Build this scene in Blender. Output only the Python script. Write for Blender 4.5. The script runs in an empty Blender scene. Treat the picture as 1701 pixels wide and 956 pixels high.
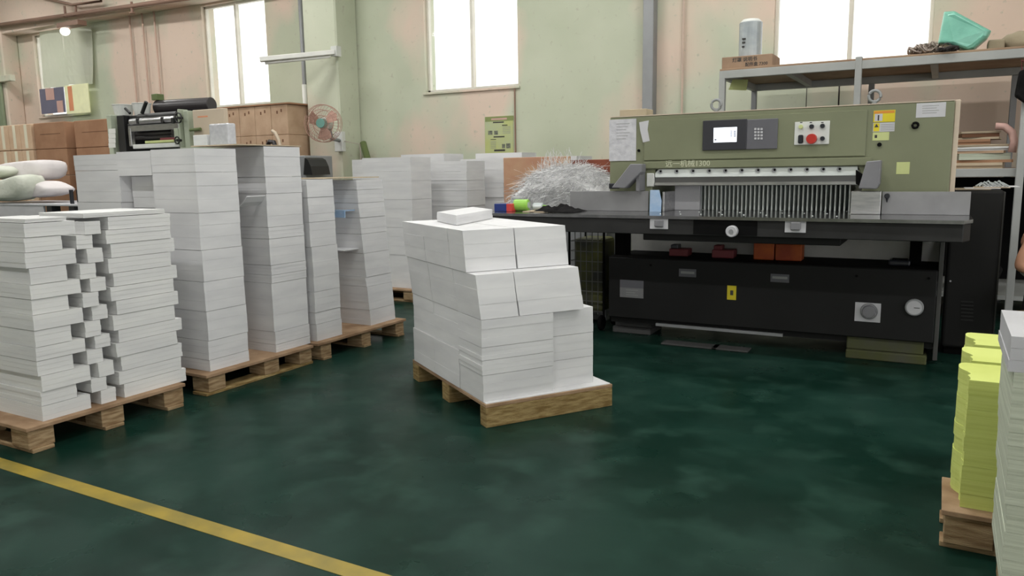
import bpy, bmesh, math, random
from math import sin, cos, pi, radians, sqrt, atan2
from mathutils import Vector, Matrix
random.seed(7)
scene = bpy.context.scene
COL = scene.collection

# ------------------------------------------------------------------ camera
FPX, CAMH = 1276.0, 1.25
PITCH, YAW, ROLL = radians(8.65), radians(29.2), radians(0.87)
fw = Vector((-sin(YAW)*cos(PITCH), cos(YAW)*cos(PITCH), -sin(PITCH)))
_r = Vector((cos(YAW), sin(YAW), 0)); _u = _r.cross(fw)
rt = _r*cos(-ROLL) + _u*sin(-ROLL); up = -_r*sin(-ROLL) + _u*cos(-ROLL)
cam_data = bpy.data.cameras.new('camera'); cam = bpy.data.objects.new('camera', cam_data); COL.objects.link(cam)
cam_data.sensor_width = 36.0; cam_data.lens = FPX/1701*36.0; cam_data.clip_end = 200
cam.matrix_world = Matrix(((rt.x, up.x, -fw.x, 0), (rt.y, up.y, -fw.y, 0), (rt.z, up.z, -fw.z, CAMH), (0, 0, 0, 1)))
scene.camera = cam
def _ray(x, y): return fw + rt*((x-850.5)/FPX) - up*((y-478.0)/FPX)
def PY(x, y, Y): d = _ray(x, y); t = Y/d.y; return Vector((d.x*t, Y, CAMH+d.z*t))       # photo point on a plane of depth Y
def PX(x, y, X): d = _ray(x, y); t = X/d.x; return Vector((X, d.y*t, CAMH+d.z*t))
def PZ(x, y, z): d = _ray(x, y); t = (z-CAMH)/d.z; return Vector((d.x*t, d.y*t, z))

# ------------------------------------------------------------------ world, lamps, exposure
world = bpy.data.worlds.new('sky'); scene.world = world; world.use_nodes = True
bgn = world.node_tree.nodes['Background']; bgn.inputs[0].default_value = (1.0, 0.995, 0.99, 1); bgn.inputs[1].default_value = 1.6
scene.view_settings.view_transform = 'Standard'; scene.view_settings.look = 'None'
scene.view_settings.exposure = 0.13; scene.view_settings.gamma = 1.0
scene.view_settings.use_curve_mapping = False
LAMP_W = 36.0            # each ceiling fitting

# ------------------------------------------------------------------ materials
def lin(c):
    c /= 255.0
    return c/12.92 if c <= 0.04045 else ((c+0.055)/1.055)**2.4
def rgb(r, g, b): return (lin(r), lin(g), lin(b), 1.0)
MATS = {}
def mat(name, c, rough=0.6, metal=0.0, c2=None, scale=4.0, bump=0.0, bscale=60.0, stretch=(1, 1, 1), emit=None, spec=0.5, detail=4.0, lo=0.35, hi=0.65, alpha=None):
    if name in MATS: return MATS[name]
    m = bpy.data.materials.new(name); m.use_nodes = True
    nt = m.node_tree; b = nt.nodes['Principled BSDF']
    b.inputs['Base Color'].default_value = c; b.inputs['Roughness'].default_value = rough; b.inputs['Metallic'].default_value = metal
    b.inputs['Specular IOR Level'].default_value = spec
    tc = nt.nodes.new('ShaderNodeTexCoord'); mp = nt.nodes.new('ShaderNodeMapping'); mp.inputs['Scale'].default_value = stretch
    geo = nt.nodes.new('ShaderNodeNewGeometry')
    nt.links.new(geo.outputs['Position'], mp.inputs['Vector'])
    if c2 is None: c2 = tuple(min(1, v*0.88) for v in c[:3])+(1,)
    n = nt.nodes.new('ShaderNodeTexNoise'); n.inputs['Scale'].default_value = scale; n.inputs['Detail'].default_value = detail
    nt.links.new(mp.outputs[0], n.inputs['Vector'])
    cr = nt.nodes.new('ShaderNodeMapRange'); cr.inputs[1].default_value = lo; cr.inputs[2].default_value = hi
    nt.links.new(n.outputs[0], cr.inputs[0])
    mx = nt.nodes.new('ShaderNodeMix'); mx.data_type = 'RGBA'; mx.inputs[6].default_value = c; mx.inputs[7].default_value = c2
    nt.links.new(cr.outputs[0], mx.inputs[0]); nt.links.new(mx.outputs[2], b.inputs['Base Color'])
    if bump > 0:
        n2 = nt.nodes.new('ShaderNodeTexNoise'); n2.inputs['Scale'].default_value = bscale; n2.inputs['Detail'].default_value = 3
        nt.links.new(mp.outputs[0], n2.inputs['Vector'])
        bp = nt.nodes.new('ShaderNodeBump'); bp.inputs['Strength'].default_value = bump; bp.inputs['Distance'].default_value = 0.01
        nt.links.new(n2.outputs[0], bp.inputs['Height']); nt.links.new(bp.outputs[0], b.inputs['Normal'])
    if emit: b.inputs['Emission Color'].default_value = emit[0]; b.inputs['Emission Strength'].default_value = emit[1]
    if alpha is not None: b.inputs['Alpha'].default_value = alpha
    MATS[name] = m
    return m
def glass_mat():
    m = bpy.data.materials.new('window_glass'); m.use_nodes = True; nt = m.node_tree; nt.nodes.clear()
    o = nt.nodes.new('ShaderNodeOutputMaterial'); t = nt.nodes.new('ShaderNodeBsdfTransparent'); g = nt.nodes.new('ShaderNodeBsdfGlossy')
    t.inputs[0].default_value = (0.97, 0.98, 0.97, 1); g.inputs['Roughness'].default_value = 0.05
    mx = nt.nodes.new('ShaderNodeMixShader'); mx.inputs[0].default_value = 0.04
    nt.links.new(t.outputs[0], mx.inputs[1]); nt.links.new(g.outputs[0], mx.inputs[2]); nt.links.new(mx.outputs[0], o.inputs[0])
    return m
M = {}
M['paper'] = mat('paper_edges', rgb(222, 222, 223), 0.85, c2=rgb(212, 212, 214), scale=3.0, stretch=(1, 1, 5), spec=0.2)
M['paper_warm'] = mat('paper_warm', rgb(226, 226, 224), 0.85, c2=rgb(214, 214, 214), scale=2.2, stretch=(1, 1, 5), spec=0.2)
M['paper_grey'] = mat('paper_greyish', rgb(196, 202, 184), 0.85, c2=rgb(176, 182, 164), scale=3, bump=0.12, bscale=6, stretch=(1, 1, 45), spec=0.2)
M['paper_yellow'] = mat('paper_yellow', rgb(208, 218, 128), 0.85, c2=rgb(196, 206, 114), scale=3, bump=0.05, bscale=6, stretch=(1, 1, 45), spec=0.2)
M['cardboard'] = mat('cardboard', rgb(196, 168, 142), 0.85, c2=rgb(180, 152, 126), scale=5, spec=0.2)
M['cardboard_dark'] = mat('cardboard_dark', rgb(168, 130, 102), 0.85, c2=rgb(154, 116, 90), scale=5, spec=0.2)
M['cardboard_sheet'] = mat('cardboard_sheet', rgb(196, 180, 156), 0.85, c2=rgb(182, 166, 142), scale=5, spec=0.2)
M['tape'] = mat('packing_tape', rgb(246, 238, 214), 0.2, spec=0.7)  # near-white, so the colour itself carries the tape's glossy highlight
M['tape_dark'] = mat('box_seam', rgb(112, 76, 52), 0.8)
M['wood'] = mat('pallet_wood', rgb(178, 154, 120), 0.8, c2=rgb(134, 108, 78), scale=5, bump=0.4, bscale=30, stretch=(2, 2, 14), spec=0.2)
M['wood_ply'] = mat('pallet_plywood', rgb(172, 144, 116), 0.8, c2=rgb(142, 114, 88), scale=7, bump=0.3, bscale=40, spec=0.2)
M['wood_beam'] = mat('pallet_beam', rgb(172, 150, 104), 0.8, c2=rgb(126, 102, 62), scale=4, bump=0.5, bscale=25, stretch=(3, 3, 18), spec=0.2)
M['wood_red'] = mat('reddish_board', rgb(202, 168, 136), 0.7, c2=rgb(188, 142, 116), scale=4, spec=0.3)
M['wood_deep'] = mat('dark_red_board', rgb(146, 84, 64), 0.7, c2=rgb(112, 58, 44), scale=4, spec=0.3)
M['machine_green'] = mat('machine_green_paint', rgb(126, 130, 104), 0.45, c2=rgb(118, 122, 97), scale=2.0, spec=0.4)
M['machine_edge'] = mat('machine_edge_trim', rgb(206, 190, 170), 0.5)
M['black'] = mat('machine_black_paint', rgb(30, 30, 30), 0.6, c2=rgb(26, 26, 26), scale=3, spec=0.25)
M['black2'] = mat('black_fascia', rgb(44, 44, 44), 0.55, c2=rgb(36, 36, 36), scale=6, spec=0.3)
M['soot'] = mat('black_recess', rgb(14, 14, 14), 0.8, spec=0.1)
M['under'] = mat('machine_under_grey', rgb(206, 206, 202), 0.7, c2=rgb(188, 188, 184), scale=4)
M['sidegrey'] = mat('machine_side_grey', rgb(70, 70, 68), 0.6)
M['steel'] = mat('brushed_steel', rgb(190, 190, 190), 0.28, 0.9, c2=rgb(165, 165, 168), scale=8, stretch=(1, 6, 6))
M['steel_dark'] = mat('dark_steel', rgb(120, 120, 122), 0.3, 0.9)
M['steel_table'] = mat('steel_table', rgb(150, 150, 152), 0.16, 0.95, c2=rgb(128, 128, 130), scale=12)
M['fence'] = mat('grey_guide_plate', rgb(150, 150, 152), 0.4, 0.35, c2=rgb(138, 138, 140), scale=6)
M['bright'] = mat('polished_white_bar', rgb(236, 242, 240), 0.3, 0.2, spec=0.6)
M['greybracket'] = mat('grey_bracket', rgb(126, 126, 130), 0.5, c2=rgb(116, 116, 120), scale=5)
M['panelgrey'] = mat('keypad_grey', rgb(98, 98, 104), 0.5)
M['bezel'] = mat('dark_bezel', rgb(52, 52, 58), 0.4)
M['screen'] = mat('lit_screen', rgb(240, 244, 250), 0.3, emit=(rgb(240, 246, 255), 1.1))
M['screen_ink'] = mat('screen_ink', rgb(120, 126, 150), 0.5)
M['white'] = mat('white_plastic', rgb(214, 216, 212), 0.5)
M['label'] = mat('silver_label', rgb(196, 196, 200), 0.45)
M['sheet'] = mat('sleeved_sheet', rgb(206, 206, 210), 0.22, c2=rgb(190, 190, 196), scale=20, bump=0.5, bscale=22, spec=0.8)
M['ink'] = mat('printed_ink', rgb(60, 58, 56), 0.7)
M['inkpale'] = mat('pale_ink', rgb(150, 152, 150), 0.7)
M['lettering'] = mat('pale_lettering', rgb(200, 202, 176), 0.5)
M['yellow'] = mat('warning_yellow', rgb(218, 200, 40), 0.5)
M['yellow_note'] = mat('yellow_note', rgb(196, 204, 140), 0.7)
M['orange_sign'] = mat('warning_orange', rgb(214, 140, 50), 0.5)
M['red'] = mat('red_plastic', rgb(186, 44, 34), 0.4)
M['darkbtn'] = mat('dark_button', rgb(34, 36, 44), 0.35)
M['orange'] = mat('orange_box', rgb(190, 96, 34), 0.6, c2=rgb(150, 60, 30), scale=6)
M['maroon'] = mat('maroon_box', rgb(120, 52, 56), 0.6)
M['wall'] = None
M['pipe_brown'] = mat('brown_pipe', rgb(146, 116, 100), 0.6)
M['grey_metal'] = mat('grey_metal', rgb(150, 152, 154), 0.5, 0.2)
M['rack'] = mat('rack_paint', rgb(172, 174, 172), 0.5, c2=rgb(160, 162, 160), scale=4)
M['rack_shelf'] = mat('rack_shelf_board', rgb(170, 144, 118), 0.75, c2=rgb(150, 122, 98), scale=4)
M['teal'] = mat('teal_plastic_bag', rgb(134, 204, 182), 0.25, c2=rgb(120, 188, 168), scale=6, bump=0.6, bscale=9, spec=0.7)
M['film'] = mat('silver_film', rgb(176, 182, 184), 0.25, 0.1, c2=rgb(158, 166, 170), scale=9, bump=0.3, bscale=14)
M['cloth_black'] = mat('black_cloth', rgb(30, 29, 30), 0.9, c2=rgb(20, 20, 20), scale=14, bump=0.6, bscale=30, spec=0.1)
M['cord_pale'] = mat('pale_cord', rgb(170, 156, 146), 0.8)
M['cord_dark'] = mat('dark_cord', rgb(60, 54, 52), 0.7)
M['khaki'] = mat('khaki_cloth', rgb(164, 152, 128), 0.9, bump=0.4, bscale=20)
M['shred'] = mat('paper_shreds', rgb(228, 228, 228), 0.8, c2=rgb(206, 206, 208), scale=30, spec=0.2)
M['green_tape'] = mat('green_tape', rgb(150, 205, 84), 0.35, emit=None)
M['blue'] = mat('blue_box', rgb(36, 56, 124), 0.45)
M['red_box'] = mat('red_box', rgb(206, 70, 66), 0.45)
M['clear'] = mat('clear_plastic', rgb(190, 198, 200), 0.2, spec=0.7)
M['blue_sheet'] = mat('blue_plastic_sheet', rgb(150, 180, 214), 0.25, c2=rgb(176, 196, 220), scale=14, bump=0.3, bscale=20)
M['sack'] = mat('white_woven_sack', rgb(232, 226, 226), 0.8, c2=rgb(220, 214, 214), scale=4, bump=0.9, bscale=9, spec=0.2)
M['sack_green'] = mat('greenish_sack', rgb(224, 226, 214), 0.8, c2=rgb(208, 212, 198), scale=4, bump=0.9, bscale=12, spec=0.2)
M['press_black'] = mat('press_black', rgb(26, 26, 27), 0.45)
M['press_green'] = mat('press_pale_green', rgb(176, 184, 164), 0.5, c2=rgb(160, 168, 148), scale=6)
M['press_beige'] = mat('press_beige_cover', rgb(204, 188, 166), 0.6, c2=rgb(194, 178, 158), scale=3)
M['rubber'] = mat('dark_rubber_roller', rgb(48, 44, 46), 0.35)
M['olive'] = mat('olive_metal', rgb(96, 110, 66), 0.5)
M['fan_pink'] = mat('fan_blade_pink', rgb(190, 150, 134), 0.4)
M['fan_teal'] = mat('fan_hub_teal', rgb(106, 150, 140), 0.4)
M['fan_wire'] = mat('fan_guard_wire', rgb(180, 140, 124), 0.4)
M['poster'] = mat('poster_green', rgb(178, 186, 150), 0.7, c2=rgb(184, 190, 120), scale=3)
M['poster_dark'] = mat('poster_header', rgb(136, 148, 92), 0.7)
M['dusk'] = mat('picture_blue', rgb(112, 110, 130), 0.6)
M['flesh'] = mat('picture_pink', rgb(206, 166, 156), 0.6)
M['lemon'] = mat('lemon_board', rgb(252, 252, 206), 0.6)
M['peach'] = mat('peach_strip', rgb(226, 150, 110), 0.6)
M['lampwhite'] = mat('lamp_white', rgb(230, 230, 224), 0.5)
M['line'] = mat('yellow_floor_paint', rgb(156, 134, 44), 0.5, c2=rgb(128, 114, 44), scale=7)
M['skin'] = mat('skin', rgb(190, 140, 112), 0.6)
M['hair'] = mat('black_hair', rgb(22, 20, 19), 0.6)
M['shirt'] = mat('white_shirt', rgb(226, 226, 220), 0.85)
M['trousers'] = mat('black_trousers', rgb(24, 24, 26), 0.85)
M['glass'] = glass_mat()
M['alu'] = mat('window_frame_alu', rgb(226, 222, 210), 0.5)
M['doorgreen'] = mat('green_door_paint', rgb(140, 152, 124), 0.5)

def film_mat():
    m = mat('pale_green_film', rgb(216, 218, 204), 0.8, c2=rgb(208, 212, 196), scale=2); nt = m.node_tree; b = nt.nodes['Principled BSDF']; out = nt.nodes['Material Output']
    t = nt.nodes.new('ShaderNodeBsdfTranslucent'); t.inputs[0].default_value = rgb(226, 226, 214); mx = nt.nodes.new('ShaderNodeMixShader'); mx.inputs[0].default_value = .45
    nt.links.new(b.outputs[0], mx.inputs[1]); nt.links.new(t.outputs[0], mx.inputs[2]); nt.links.new(mx.outputs[0], out.inputs[0]); return m
def wall_material():
    m = bpy.data.materials.new('painted_wall'); m.use_nodes = True; nt = m.node_tree; b = nt.nodes['Principled BSDF']
    b.inputs['Roughness'].default_value = 0.75; b.inputs['Specular IOR Level'].default_value = 0.25
    g = nt.nodes.new('ShaderNodeNewGeometry')
    def noise(s, d, st=(1, 1, 1)):
        mp = nt.nodes.new('ShaderNodeMapping'); mp.inputs['Scale'].default_value = st
        nt.links.new(g.outputs['Position'], mp.inputs['Vector'])
        n = nt.nodes.new('ShaderNodeTexNoise'); n.inputs['Scale'].default_value = s; n.inputs['Detail'].default_value = d
        nt.links.new(mp.outputs[0], n.inputs['Vector']); return n.outputs[0]
    def mr(i, lo, hi):
        r = nt.nodes.new('ShaderNodeMapRange'); r.inputs[1].default_value = lo; r.inputs[2].default_value = hi; nt.links.new(i, r.inputs[0]); return r.outputs[0]
    def mix(f, a, c):
        x = nt.nodes.new('ShaderNodeMix'); x.data_type = 'RGBA'
        nt.links.new(f, x.inputs[0])
        for k, v in ((6, a), (7, c)):
            if isinstance(v, tuple): x.inputs[k].default_value = v
            else: nt.links.new(v, x.inputs[k])
        return x.outputs[2]
    c1 = mix(mr(noise(0.9, 3), 0.35, 0.65), rgb(184, 190, 168), rgb(198, 202, 182))
    c2 = mix(mr(noise(0.55, 4, (1, 1, 0.7)), 0.50, 0.60), c1, rgb(216, 196, 180))
    c3 = mix(mr(noise(14, 5), 0.62, 0.75), c2, rgb(176, 176, 158))
    nt.links.new(c3, b.inputs['Base Color'])
    return m
M['wall'] = wall_material(); M['curtain'] = film_mat()
def floor_material():
    m = bpy.data.materials.new('green_epoxy_floor'); m.use_nodes = True; nt = m.node_tree; b = nt.nodes['Principled BSDF']
    g = nt.nodes.new('ShaderNodeNewGeometry')
    def noise(s, d):
        n = nt.nodes.new('ShaderNodeTexNoise'); n.inputs['Scale'].default_value = s; n.inputs['Detail'].default_value = d
        nt.links.new(g.outputs['Position'], n.inputs['Vector']); return n.outputs[0]
    def mr(i, lo, hi, a=0., c=1.):
        r = nt.nodes.new('ShaderNodeMapRange'); r.inputs[1].default_value = lo; r.inputs[2].default_value = hi; r.inputs[3].default_value = a; r.inputs[4].default_value = c
        nt.links.new(i, r.inputs[0]); return r.outputs[0]
    def mix(f, a, c):
        x = nt.nodes.new('ShaderNodeMix'); x.data_type = 'RGBA'; nt.links.new(f, x.inputs[0])
        for k, v in ((6, a), (7, c)):
            if isinstance(v, tuple): x.inputs[k].default_value = v
            else: nt.links.new(v, x.inputs[k])
        return x.outputs[2]
    c1 = mix(mr(noise(1.6, 6), 0.42, 0.58), rgb(13, 40, 32), rgb(25, 52, 44))
    c2 = mix(mr(noise(4.5, 7), 0.50, 0.70), c1, rgb(34, 61, 52))
    c3 = mix(mr(noise(40, 4), 0.72, 0.84), c2, rgb(50, 74, 64))
    nt.links.new(c3, b.inputs['Base Color'])
    nt.links.new(mr(noise(3, 5), 0.3, 0.7, 0.24, 0.42), b.inputs['Roughness'])
    b.inputs['Specular IOR Level'].default_value = 0.10
    return m
M['floor'] = floor_material()

# ------------------------------------------------------------------ mesh helpers
class MB:
    def __init__(s): s.v = []; s.f = []
    def add(s, vs, fs, T=None):
        o = len(s.v)
        for p in vs: s.v.append((T @ Vector(p)) if T is not None else Vector(p))
        for f in fs: s.f.append([i+o for i in f])
        return s
    def box(s, x0, x1, y0, y1, z0, z1, T=None, jx=0, jy=0):
        vs = [(x0, y0, z0), (x1, y0, z0), (x1, y1, z0), (x0, y1, z0), (x0+jx, y0+jy, z1), (x1+jx, y0+jy, z1), (x1+jx, y1+jy, z1), (x0+jx, y1+jy, z1)]
        return s.add(vs, [(3, 2, 1, 0), (4, 5, 6, 7), (0, 1, 5, 4), (1, 2, 6, 5), (2, 3, 7, 6), (3, 0, 4, 7)], T)
    def prism(s, poly, a0, a1, axis='z', T=None):
        n = len(poly); vs = []
        for a in (a0, a1):
            for (p, q) in poly:
                vs.append({'z': (p, q, a), 'y': (p, a, q), 'x': (a, p, q)}[axis])
        fs = [list(range(n))[::-1], list(range(n, 2*n))] + [(i, (i+1) % n, n+(i+1) % n, n+i) for i in range(n)]
        return s.add(vs, fs, T)
    def cyl(s, p0, p1, r0, r1=None, n=16, cap=True):
        p0, p1 = Vector(p0), Vector(p1); r1 = r0 if r1 is None else r1
        d = (p1-p0).normalized(); a = d.orthogonal().normalized(); b = d.cross(a)
        vs = [p0+(a*cos(2*pi*i/n)+b*sin(2*pi*i/n))*r0 for i in range(n)] + [p1+(a*cos(2*pi*i/n)+b*sin(2*pi*i/n))*r1 for i in range(n)]
        fs = [(i, (i+1) % n, n+(i+1) % n, n+i) for i in range(n)]
        if cap: fs += [list(range(n))[::-1], list(range(n, 2*n))]
        return s.add(vs, fs)
    def tube(s, pts, r, n=6, closed=False):
        pts = [Vector(p) for p in pts]; k = len(pts); vs = []; fs = []
        for i, p in enumerate(pts):
            if closed: d = pts[(i+1) % k]-pts[i-1]
            else: d = pts[min(i+1, k-1)]-pts[max(i-1, 0)]
            d.normalize(); ref = Vector((0, 0, 1)) if abs(d.z) < 0.9 else Vector((1, 0, 0))
            a = d.cross(ref).normalized(); b = d.cross(a)
            vs += [p+(a*cos(2*pi*j/n)+b*sin(2*pi*j/n))*r for j in range(n)]
        for i in range(k if closed else k-1):
            for j in range(n):
                fs.append((i*n+j, i*n+(j+1) % n, ((i+1) % k)*n+(j+1) % n, ((i+1) % k)*n+j))
        if not closed: fs += [list(range(n))[::-1], list(range((k-1)*n, k*n))]
        return s.add(vs, fs)
    def ring(s, c, R, r, axis='y', n=24, m=8):
        c = Vector(c); pts = []
        for i in range(n):
            a = 2*pi*i/n
            pts.append(c+{'y': Vector((cos(a)*R, 0, sin(a)*R)), 'z': Vector((cos(a)*R, sin(a)*R, 0)), 'x': Vector((0, cos(a)*R, sin(a)*R))}[axis])
        return s.tube(pts, r, m, True)
    def ell(s, c, rx, ry, rz, n=14, m=9, fn=None):
        vs = []; fs = []; c = Vector(c)
        for j in range(m+1):
            t = pi*j/m
            for i in range(n):
                a = 2*pi*i/n; d = Vector((sin(t)*cos(a), sin(t)*sin(a), cos(t)))
                k = fn(d) if fn else 1.0
                vs.append(c+Vector((d.x*rx, d.y*ry, d.z*rz))*k)
        for j in range(m):
            for i in range(n): fs.append((j*n+i, (j+1)*n+i, (j+1)*n+(i+1) % n, j*n+(i+1) % n))
        return s.add(vs, fs)
ORG = {}
def mesh_of(mb, name, org):
    me = bpy.data.meshes.new(name); me.from_pydata([tuple(v-org) for v in mb.v], [], mb.f); me.update(); return me
def finish(me, m, bevel=0, smooth=False, seg=1):
    bm = bmesh.new(); bm.from_mesh(me)
    bmesh.ops.remove_doubles(bm, verts=bm.verts, dist=1e-5)
    if bevel > 0:
        es = [e for e in bm.edges if len(e.link_faces) == 2 and e.calc_face_angle(0) > 0.5]
        bmesh.ops.bevel(bm, geom=es, offset=bevel, segments=seg, profile=0.5, affect='EDGES', clamp_overlap=True)
    bmesh.ops.recalc_face_normals(bm, faces=bm.faces)
    bm.to_mesh(me); bm.free()
    me.materials.append(m)
    if smooth:
        for p in me.polygons: p.use_smooth = True
def tag(o, label=None, cat=None, group=None, kind=None):
    if label: o['label'] = label
    if cat: o['category'] = cat
    if group: o['group'] = group
    if kind: o['kind'] = kind
    return o
def thing(name, label, cat, loc, group=None):
    o = bpy.data.objects.new(name, None); COL.objects.link(o); o.location = loc; o.empty_display_size = 0.1
    ORG[o.name] = Vector(loc); return tag(o, label, cat, group)
def part(mb, name, m, parent, bevel=0, smooth=False, seg=1, label=None, kind=None):
    org = ORG[parent.name]; me = mesh_of(mb, name, org); finish(me, m, bevel, smooth, seg)
    o = bpy.data.objects.new(name, me); COL.objects.link(o); o.parent = parent; ORG[o.name] = org
    return tag(o, label, kind=kind)
def single(mb, name, m, label=None, cat=None, group=None, kind=None, bevel=0, smooth=False, seg=1):
    xs = [v.x for v in mb.v]; ys = [v.y for v in mb.v]; zs = [v.z for v in mb.v]
    org = Vector(((min(xs)+max(xs))/2, (min(ys)+max(ys))/2, min(zs)))
    me = mesh_of(mb, name, org); finish(me, m, bevel, smooth, seg)
    o = bpy.data.objects.new(name, me); COL.objects.link(o); o.location = org; ORG[o.name] = org
    return tag(o, label, cat, group, kind)
def text_part(body, size, loc, parent, m, name='lettering', bold=0.0, depth=0.0006):
    """flat print facing -Y"""
    cu = bpy.data.curves.new(name, 'FONT'); cu.body = body; cu.size = size; cu.extrude = depth; cu.offset = bold; cu.resolution_u = 2
    to = bpy.data.objects.new(name, cu); COL.objects.link(to)
    dg = bpy.context.evaluated_depsgraph_get(); me = bpy.data.meshes.new_from_object(to.evaluated_get(dg))
    bpy.data.objects.remove(to)
    o = bpy.data.objects.new(name, me); me.materials.clear(); me.materials.append(m); COL.objects.link(o)
    me.transform(Matrix.Translation(Vector(loc)-ORG[parent.name]) @ Matrix.Rotation(pi/2, 4, 'X'))
    o.parent = parent; ORG[o.name] = ORG[parent.name]
    return o
def yrect(x0, y0, x1, y1, Y, th=0.003, mb=None):
    """plate standing on a plane of depth Y, proud towards the room by th"""
    a, c = PY(x0, y0, Y), PY(x1, y1, Y); b_, d_ = PY(x0, y1, Y), PY(x1, y0, Y)
    X0, X1 = (a.x+b_.x)/2, (c.x+d_.x)/2; Z1, Z0 = (a.z+d_.z)/2, (c.z+b_.z)/2
    mb = mb or MB(); mb.box(X0, X1, Y-th, Y, Z0, Z1); return mb
ORDW = ['topmost', 'second from top', 'third from top', 'fourth from top', 'fifth from top', 'sixth from top', 'seventh from top', 'eighth from top', 'ninth from top', 'tenth from top', 'eleventh from top', 'twelfth from top', 'thirteenth from top', 'fourteenth from top', 'fifteenth from top']

# ================================================================== SETTING
WY = 8.5; CEIL = 5.0; XL = -17.0; XR = 5.0; YF = -5.0
single(MB().box(XL, XR, YF, WY+.3, -0.1, 0), 'floor', M['floor'], 'dark green painted concrete factory floor', kind='structure')
single(MB().box(XL, XR, 1.70, 1.772, 0.0, 0.0015), 'trim_1', M['line'], 'worn yellow line painted along the green floor', kind='structure')
single(MB().box(XL, XR, YF, WY+.3, CEIL, CEIL+.1), 'ceiling', M['wall'], 'pale factory ceiling', kind='structure')
single(MB().box(XL-.2, XL, YF, WY+.3, 0, CEIL), 'wall_left', M['wall'], 'pale end wall of the hall', kind='structure')
WINS = [(-14.72, -13.22, 2.37, 3.83), (-10.18, -8.82, 2.30, 3.83), (-6.0, -4.62, 2.28, 3.83), (-1.62, -0.17, 2.15, 3.83)]
def holed_wall(name, axis, c0, c1, a0, a1, holes, label):
    mb = MB(); bx = (lambda p, q, z0, z1: mb.box(p, q, c0, c1, z0, z1)) if axis == 'x' else (lambda p, q, z0, z1: mb.box(c0, c1, p, q, z0, z1))
    cur = a0
    for (h0, h1, z0, z1) in holes:
        bx(cur, h0, 0, CEIL)
        if z0 > 0: bx(h0, h1, 0, z0)
        if z1 < CEIL: bx(h0, h1, z1, CEIL)
        cur = h1
    bx(cur, a1, 0, CEIL)
    return single(mb, name, M['wall'], label, kind='structure')
holed_wall('wall_back', 'x', WY, WY+.24, XL, XR, WINS, 'long pale green wall behind the cutting machine')
holed_wall('wall_right', 'y', XR, XR+.2, YF, WY+.3, [(-3.8, 5.4, 0.0, 4.3)], 'right wall with a wide open loading gate')
holed_wall('wall_front', 'x', YF-.2, YF, XL, XR, [(-12, -10.6, 2.2, 3.8), (-7.5, -6.1, 2.2, 3.8), (-0.8, 3.6, 0.9, 3.9)], 'wall with windows behind the viewer')
# ring beam above the windows and wall columns
single(MB().box(XL, -7.7, WY-.28, WY, 3.86, 4.45), 'trim_2', M['wall'], 'beam running along the wall above the left windows', kind='structure', bevel=.01)
single(MB().box(-7.69, -7.11, 8.07, WY, 0, CEIL), 'trim_3', M['wall'], 'square wall column carrying the fan', kind='structure', bevel=.02)
single(MB().box(-16.3, -15.2, 8.2, WY, 0, CEIL), 'trim_4', M['wall'], 'square wall column at the far left corner', kind='structure', bevel=.02)
for i, X in enumerate((PY(221, 100, 8.44).x, PY(242, 100, 8.44).x, PY(262, 100, 8.44).x)):
    single(MB().cyl((X, 8.44, 0), (X, 8.44, 3.86), 0.016, n=10), 'downpipe', mat('pink_pipe', rgb(196, 168, 152), .6), ('leftmost', 'middle', 'rightmost')[i]+' of three thin pipes down the wall between left windows', 'pipe', 'thin pipes on the back wall', smooth=True)
for i, (X0, X1, Z0, Z1) in enumerate(WINS):
    w = tag(part_root := bpy.data.objects.new('window_%d' % (i+1), None), ['covered window at far left', 'sunlit window above the printing press', 'sunlit two-pane window above the poster', 'sunlit window behind the storage rack'][i], kind='structure')
    COL.objects.link(w); w.location = ((X0+X1)/2, WY+.1, Z0); ORG[w.name] = Vector(w.location)
    t = .035; y0, y1 = WY+.06, WY+.12
    for nm, b in (('frame_bar', (X0, X1, y0, y1, Z0, Z0+t)), ('frame_bar', (X0, X1, y0, y1, Z1-t, Z1)), ('frame_bar', (X0, X0+t, y0, y1, Z0, Z1)), ('frame_bar', (X1-t, X1, y0, y1, Z0, Z1)), ('mullion', ((X0+X1)/2-.02, (X0+X1)/2+.02, y0-.01, y1, Z0, Z1))):
        part(MB().box(*b), nm, M['alu'], w, bevel=.004)
    part(MB().box(X0+t, (X0+X1)/2-.02, y0+.03, y0+.036, Z0+t, Z1-t), 'pane', M['glass'], w)
    part(MB().box((X0+X1)/2+.02, X1-t, y0+.03, y0+.036, Z0+t, Z1-t), 'pane', M['glass'], w)
    part(MB().box(X0-.03, X1+.03, WY-.03, WY+.06, Z0-.03, Z0), 'sill', M['wall'], w, bevel=.004)
# grey downpipe on the wall and thin cable lines
single(MB().box(-2.98, -2.86, 8.36, WY, 0, CEIL), 'conduit', M['grey_metal'], 'grey metal channel running up the wall left of the rack', 'conduit', bevel=.006)
single(MB().cyl((-2.56, 8.47, 0), (-2.56, 8.47, CEIL), .012, n=8), 'conduit', mat('pink_conduit', rgb(206, 184, 168), .6), 'thin pinkish conduit on wall beside the grey channel', 'conduit')
single(MB().tube([(-4.66, 8.48, 2.28), (-4.66, 8.48, 1.3), (-4.63, 8.48, 0.6)], .010, 6), 'brown_cable', M['pipe_brown'], 'thin brown cable hanging below the middle window beside poster', 'cable')
xq = PY(504, 100, 8.44).x; single(MB().tube([(xq, 8.44, 4.9), (xq, 8.44, 0)], .032, 10), 'downpipe', M['grey_metal'], 'grey upright pipe left of the fan column', 'pipe', smooth=True)
xq = PY(506, 180, 8.36).x; single(MB().tube([(xq, 8.378, PY(506, 140, 8.36).z), (xq, 8.378, PY(507, 222, 8.36).z)], .034, 10), 'light_tube', M['lampwhite'], 'white upright tube beside the grey pipe at the fan column', 'tube', smooth=True)
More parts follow.
